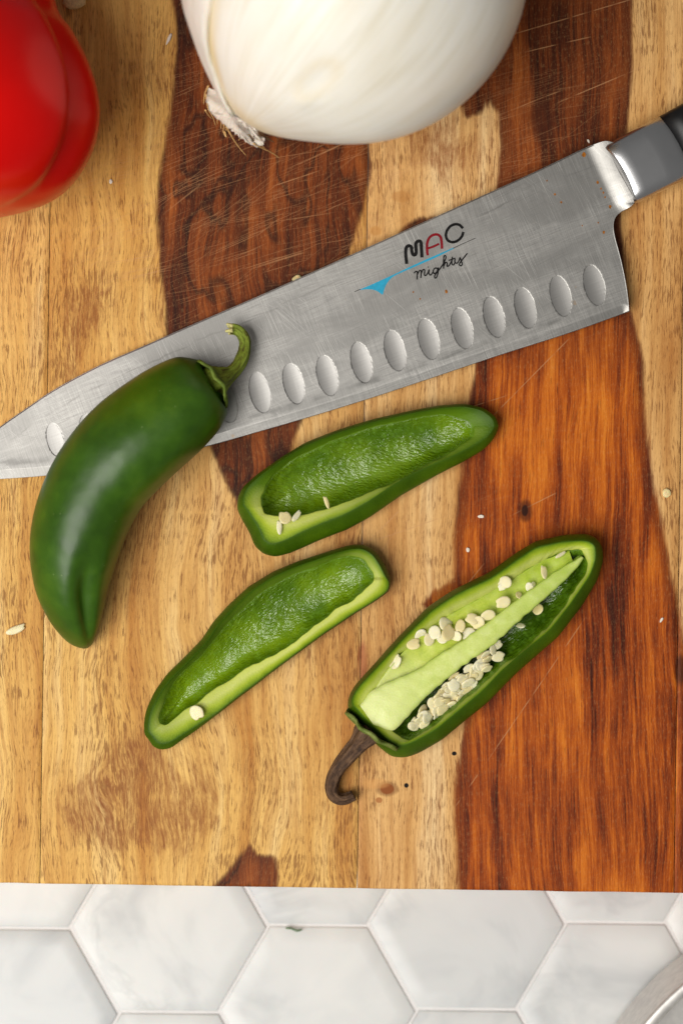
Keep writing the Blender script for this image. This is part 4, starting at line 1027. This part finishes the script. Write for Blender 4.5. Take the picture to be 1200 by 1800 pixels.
# ------------------------------------------------------------------ crumbs
def crumb(name, x, y, r, z, mat, label, cat, seed, sx=1.0, rot=0, zs=0.6, group=None):
    n, m_ = 14, 9; a = np.linspace(0, 2 * np.pi, n, endpoint=False); rows = []
    for t in np.linspace(0.08, np.pi - 0.08, m_):
        rows.append(np.stack([np.sin(t) * np.cos(a) * sx, np.sin(t) * np.sin(a), np.full(n, math.cos(t) * zs)], 1))
    v = np.array(rows).reshape(-1, 3); v = v * (1 + 0.28 * sn(v, 0.35, seed))[:, None]
    c, s_ = math.cos(math.radians(rot)), math.sin(math.radians(rot)); v = np.stack([v[:, 0] * c - v[:, 1] * s_, v[:, 0] * s_ + v[:, 1] * c, v[:, 2]], 1) * r / PX
    p = np.array(PA((x, y), z)); p[2] = z - v[:, 2].min()
    o = mesh(name, v + p, gridf(m_, n, True) + [tuple(range(n))[::-1], tuple(range((m_ - 1) * n, m_ * n))], mat, None, loc=tuple(p), smooth=True)
    return tag(o, label, cat, group)
crumb('crumb', 130, 1, 15, 0.0002, CRUMB, 'pale garlic crumb at the top edge beside the red pepper', 'crumb', 1, 1.3)
crumb('crumb', 1172, 868, 8.5, 0.0001, CRUMB, 'small yellowish crumb on the pale wood at the right edge', 'crumb', 2, 0.9, zs=.35)
crumb('crumb', 521, 489, 5, 0.0001, CRUMB, 'tiny yellow crumb against the knife spine above the dark wood', 'crumb', 3, 1.8, 25)
crumb('crumb', 296, 70, 11, 0.0001, FLECK, 'thin curled white fleck on the wood between red pepper and onion', 'crumb', 4, 0.25, -25, zs=.2)
crumb('crumb', 195, 318, 4, 0.0001, FLECK, 'white speck on the pale wood to the right of the red pepper base', 'crumb', 5, 0.8, zs=.3)
crumb('crumb', 396, 236, 6, 0.0001, HAIR, 'tan curl of root fallen by the onion root end', 'crumb', 6, 0.4, 20, zs=.3)
crumb('crumb', 822, 966, 4, 0.0001, FLECK, 'white speck on the orange wood above the open jalapeno', 'crumb', 7, 0.8, zs=.3)
crumb('crumb', 845, 908, 3.5, 0.0001, FLECK, 'pale speck on the orange wood left of the small knot', 'crumb', 8, 1.5, zs=.3)
crumb('crumb', 1162, 1090, 6, 0.0001, FLECK, 'thin pale sliver on the dark wood at right of the open jalapeno', 'crumb', 9, 0.4, -30, zs=.2)
crumb('crumb', 1034, 248, 4, 0.0001, FLECK, 'white sliver on the dark wood just above the knife bolster', 'crumb', 10, 0.5, 30, zs=.3)
crumb('crumb', 145, 672, 3, 0.0001, FLECK, 'pale speck just above the knife spine near its tip', 'crumb', 11, 1.0, zs=.3)
hp_ = spline([(502, 1632, 0), (512, 1633, 0), (522, 1637, 0), (530, 1635, 0)], 20)
v, f, s, a = loft(PA(hp_[:, :2], ZT + 0.0012), np.full(20, 1.6) / PX, 8)
tag(mesh('herb_thread', v, f, HERB, None, dict(s=s, a=a), loc=tuple(PA((516, 1634), ZT))), 'tiny green herb thread lying in the tile joint below the board', 'herb')
